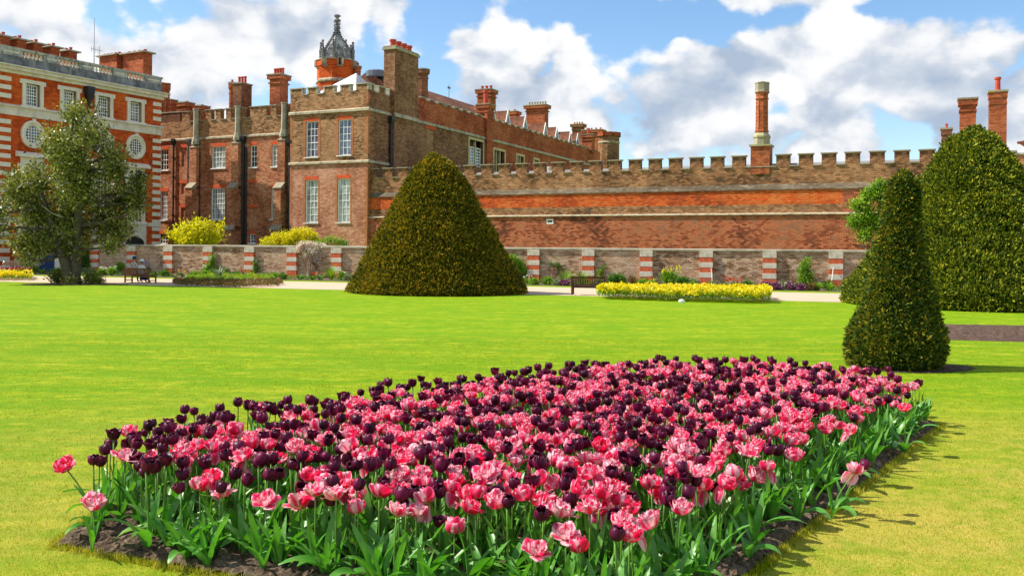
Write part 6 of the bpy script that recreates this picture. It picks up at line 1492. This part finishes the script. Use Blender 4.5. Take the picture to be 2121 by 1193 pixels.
for (u, v, h, kd, bl, ts, lab) in spec:
    p = GP(u, v + 12, h); sc_ = h / .47; rz = (PI if u < 500 else 0) if ts == 4 else tr2.uniform(-.5, .5); tip = stems[ts][1]
    x = p.x - tip[0] * sc_ * math.cos(rz); y = p.y - tip[0] * sc_ * math.sin(rz)
    place(x, y, kd, sc_, rz, ts, bl, 2, lab, None); taken.append((x, y))
pos = [p for p in pos if all(math.hypot(p[0] - q[0], p[1] - q[1]) > .1 for q in taken)]
# young flowerless plants filling the rim of the bed
rim = []; tr3 = random.Random(77)
for _ in range(5000):
    x, y = tr3.uniform(x0, x1), tr3.uniform(y0, y1)
    if len(rim) > 60: break
    if in_poly(x, y, bxy) and .1 < front_d(x, y) < (.42 if x < bxy[17][0] else .3) and all(math.hypot(x - q[0], y - q[1]) > .15 for q in rim): rim.append((x, y))
for (x, y) in rim + gaps:
    t = empty('tulip_leaf_clump', (x, y, .03), 0, 'flowerless clump of broad tulip leaves along the front and right rim of the bed', 'leaf clump', 'flowerless tulip leaf clumps round the rim of the bed')
    a0 = tr3.uniform(0, 6.28)
    for q in range(4): l = bpy.data.objects.new('leaf', me_leaf[tr3.choice((0, 1, 2, 3, 3, 4, 5, 6) if q else (0, 1, 3))]); lchild(l, t, (0, 0, 0), a0 + 1.57 * q + tr3.uniform(-.5, .5)); s2 = tr3.uniform(.75, 1.1); l.scale = (s2, s2 * 1.15, s2)
pos = [p for p in pos if UC + FPX * p[0] / p[1] - 8 > 285 or p[1] > 6.6]
pos.sort(key=lambda p: math.hypot(p[0], p[1]))
cnt = {'d': 0, 'p': 0}; rest = {'d': [], 'p': []}
for i, (x, y) in enumerate(pos):
    de = dist_edge(x, y) if front_d(x, y) > .6 else 9
    pd = .49 + (.38 if de < .5 and x < 1.5 else 0) + .12 * math.sin(x * 2.1 + 1) * math.sin(y * 1.7)
    fd = front_d(x, y)
    if fd < .6: pd -= .06
    kd = 'd' if tr2.random() < pd else 'p'
    sc_ = tr2.uniform(.84, 1.2) * (1.06 if kd == 'd' else .98) * (tr2.uniform(.75, 1.0) if fd < .45 else 1)
    rz = tr2.uniform(0, 6.28); ts = tr2.choice((0, 0, 1, 1, 2)); bl = tr2.randrange(6) if kd == 'd' else tr2.randrange(7)
    if kd == 'd' and tr2.random() < .45: bl = tr2.choice((0, 1, 2))
    if cnt[kd] < 144:
        cnt[kd] += 1
        place(x, y, kd, sc_, rz, ts, bl, 1 if i < 170 else 0, ('deep maroon goblet tulip growing among the crowded tulips of the bed' if kd == 'd' else 'pink-and-white double tulip growing among the crowded tulips of the bed'),
              ('maroon tulips crowding the bed' if kd == 'd' else 'pink double tulips crowding the bed'))
    else: rest[kd].append((x, y, sc_, rz, ts, bl))
print('tulips', cnt, {k: len(v) for k, v in rest.items()}, len(pos))
def merge(name, parts, mats, uvs=True):
    V_, F_, U_, MI = [], [], [], []; n = 0
    for (a, t, mi) in parts:
        V_.append(a); F_ += [tuple(n + q for q in f) for f in t.f]; U_.append(np.array(t.uv) if t.uv else np.zeros((len(t.v), 2))); MI += [mi] * len(t.f); n += len(a)
    me = bpy.data.meshes.new(name); me.from_pydata(np.concatenate(V_).tolist(), [], F_)
    for m in mats: me.materials.append(m)
    ul = me.uv_layers.new(name='UVMap'); li = np.zeros(len(me.loops), dtype=np.int32); me.loops.foreach_get('vertex_index', li); ul.data.foreach_set('uv', np.concatenate(U_).astype(np.float32)[li].reshape(-1))
    me.polygons.foreach_set('material_index', np.array(MI, dtype=np.int32)); me.polygons.foreach_set('use_smooth', np.ones(len(F_), dtype=bool)); me.update()
    o = bpy.data.objects.new(name, me); col.objects.link(o); return o
for kd, lab in (('d', 'farther maroon tulips massed towards the back of the bed'), ('p', 'farther pink double tulips massed towards the back of the bed')):
    if not rest[kd]: continue
    parts = []
    for (x, y, sc_, rz, ts, bl) in rest[kd]:
        stt, tip = stems[ts]; T = (dark_t if kd == 'd' else pink_t)[bl]; c, s_ = math.cos(rz), math.sin(rz)
        parts.append((xf(stt, rz, (x, y, .04), sc_), stt, 1)); parts.append((xf(lset[bl], rz, (x, y, .04), sc_), lset[bl], 2))
        parts.append((xf(T, tr2.uniform(0, 6.28), (x + tip[0] * c * sc_, y + tip[0] * s_ * sc_, .04 + tip[2] * sc_), tr2.uniform(.84, 1.1) * (.96 if kd == 'p' else .86), tr2.uniform(0, .25), tr2.uniform(0, 6.28)), T, 0))
    o = merge('tulip_mass', parts, [M['petal_dark' if kd == 'd' else 'petal_pink'], M['tulip_stem'], M['tulip_leaf']]); o['kind'] = 'stuff'; tag(o, lab, 'tulips')
pod = MB().tube([(0, 0, 0), (0, 0, .03), (0, 0, .045)], [.006, .0075, .004], 6).mesh('seed_head', M['tulip_stem'], True)
for k, (u, v) in enumerate(((262, 885), (1358, 905), (795, 800), (1440, 880), (1120, 935), (640, 905), (985, 1000), (1660, 850), (1235, 860), (830, 940))):
    p = GP(u, v, .55); t = empty('tulip_stalk', (p.x, p.y, .05), tr2.uniform(0, 6), 'bare green tulip stalk whose petals have fallen, poking above the crowded blooms', 'tulip stalk', 'bare tulip stalks in the bed'); t.scale = (1.1,) * 3
    lchild(bpy.data.objects.new('stem', me_stem[k % 3]), t); lchild(bpy.data.objects.new('seed_head', pod), t, stems[k % 3][1])
# crimson tulips in the left bed
M['petal_red'] = plain_mat('crimson_petal', (.5, .01, .06), .5)
rm = dark_t[1].mesh('bloom', M['petal_red'])
for k, u in enumerate((4, 14, 24, 33, 41, 46, 50, 62)):
    p = GP(u, 577 + (k % 3)); t = empty('tulip', (p.x, p.y, .05), 0, 'crimson tulip rising from the yellow wallflowers at the left edge', 'tulip', 'crimson tulips in the left bed'); t.scale = (1.3, 1.3, 1.2)
    lchild(bpy.data.objects.new('stem', me_stem[0]), t); b = bpy.data.objects.new('bloom', rm); lchild(b, t, (0, 0, .44)); b.scale = (1.4,) * 3

# ------------------------------------------------------------ grass blades on the near lawn
M['blade'] = leaf_mat('grass_blades', [(.18, .25, .002), (.36, .38, .008), (.7, .54, .12)], .4, .6, .2, .5)
def grass(n, ymin, ymax, hgt, wd, seed, power=1.0):
    r = np.random.default_rng(seed); y = ymin + (ymax - ymin) * r.random(n) ** power; x = (r.random(n) * 2 - 1) * y * .62
    px_, py_ = bxy[:, 0], bxy[:, 1]; ins = np.zeros(n, bool); j = len(bxy) - 1
    for i in range(len(bxy)):
        with np.errstate(divide='ignore', invalid='ignore'):
            c = ((py_[i] > y) != (py_[j] > y)) & (x < (px_[j] - px_[i]) * (y - py_[i]) / (py_[j] - py_[i]) + px_[i])
        ins ^= c; j = i
    x, y = x[~ins], y[~ins]; n = len(x); P = np.stack([x, y, np.full(n, -.003)], 1)
    a = r.random(n) * 6.28; ln_ = .1 + .7 * r.random(n); d = np.stack([np.cos(a) * ln_, np.sin(a) * ln_, np.ones(n)], 1); d = unit(d); t = unit(np.cross(d, r.normal(size=(n, 3))))
    h = hgt * (.5 + .8 * r.random(n)); h = h[:, None]; w = wd * (y / ymin)[:, None] ** .5
    V = np.stack([P - t * w / 2, P + t * w / 2, P + d * h], 1); return V
V = grass(260000, 4.6, 22, .024, .004, 1, 1.5)
g = np_obj('grass', V, M['blade']); g['kind'] = 'stuff'; tag(g, 'short mown grass of the near lawn around the tulip bed', 'grass')
# longer tufts hanging over the cut edge of the bed
r = np.random.default_rng(9); ed = []
for i in range(len(bxy)):
    a, b = bxy[i], bxy[(i + 1) % len(bxy)]; L_ = np.linalg.norm(b - a); k = int(L_ * 900); t = r.random((k, 1)); nrm = np.array([(b - a)[1], -(b - a)[0]]) / L_
    if in_poly(*((a + b) / 2 + nrm * .03), bxy): nrm = -nrm
    ed.append(a + (b - a) * t + nrm * (np.abs(r.normal(size=(k, 1))) * .03 - .012))
E_ = np.concatenate(ed); n = len(E_); P = np.column_stack([E_, np.full(n, -.002)]); d = unit(r.normal(size=(n, 3)) * .45 + np.array([0, 0, 1])); t = unit(np.cross(d, r.normal(size=(n, 3))))
h = (.03 + .04 * r.random(n))[:, None]; g2 = np_obj('grass_edge', np.stack([P - t * .0035, P + t * .0035, P + d * h], 1), M['blade']); g2['kind'] = 'stuff'; tag(g2, 'longer grass fringe along the cut edge of the tulip bed', 'grass')

for o in bpy.data.objects:
    for k in ('_w', '_k', '_local'):
        if k in o: del o[k]
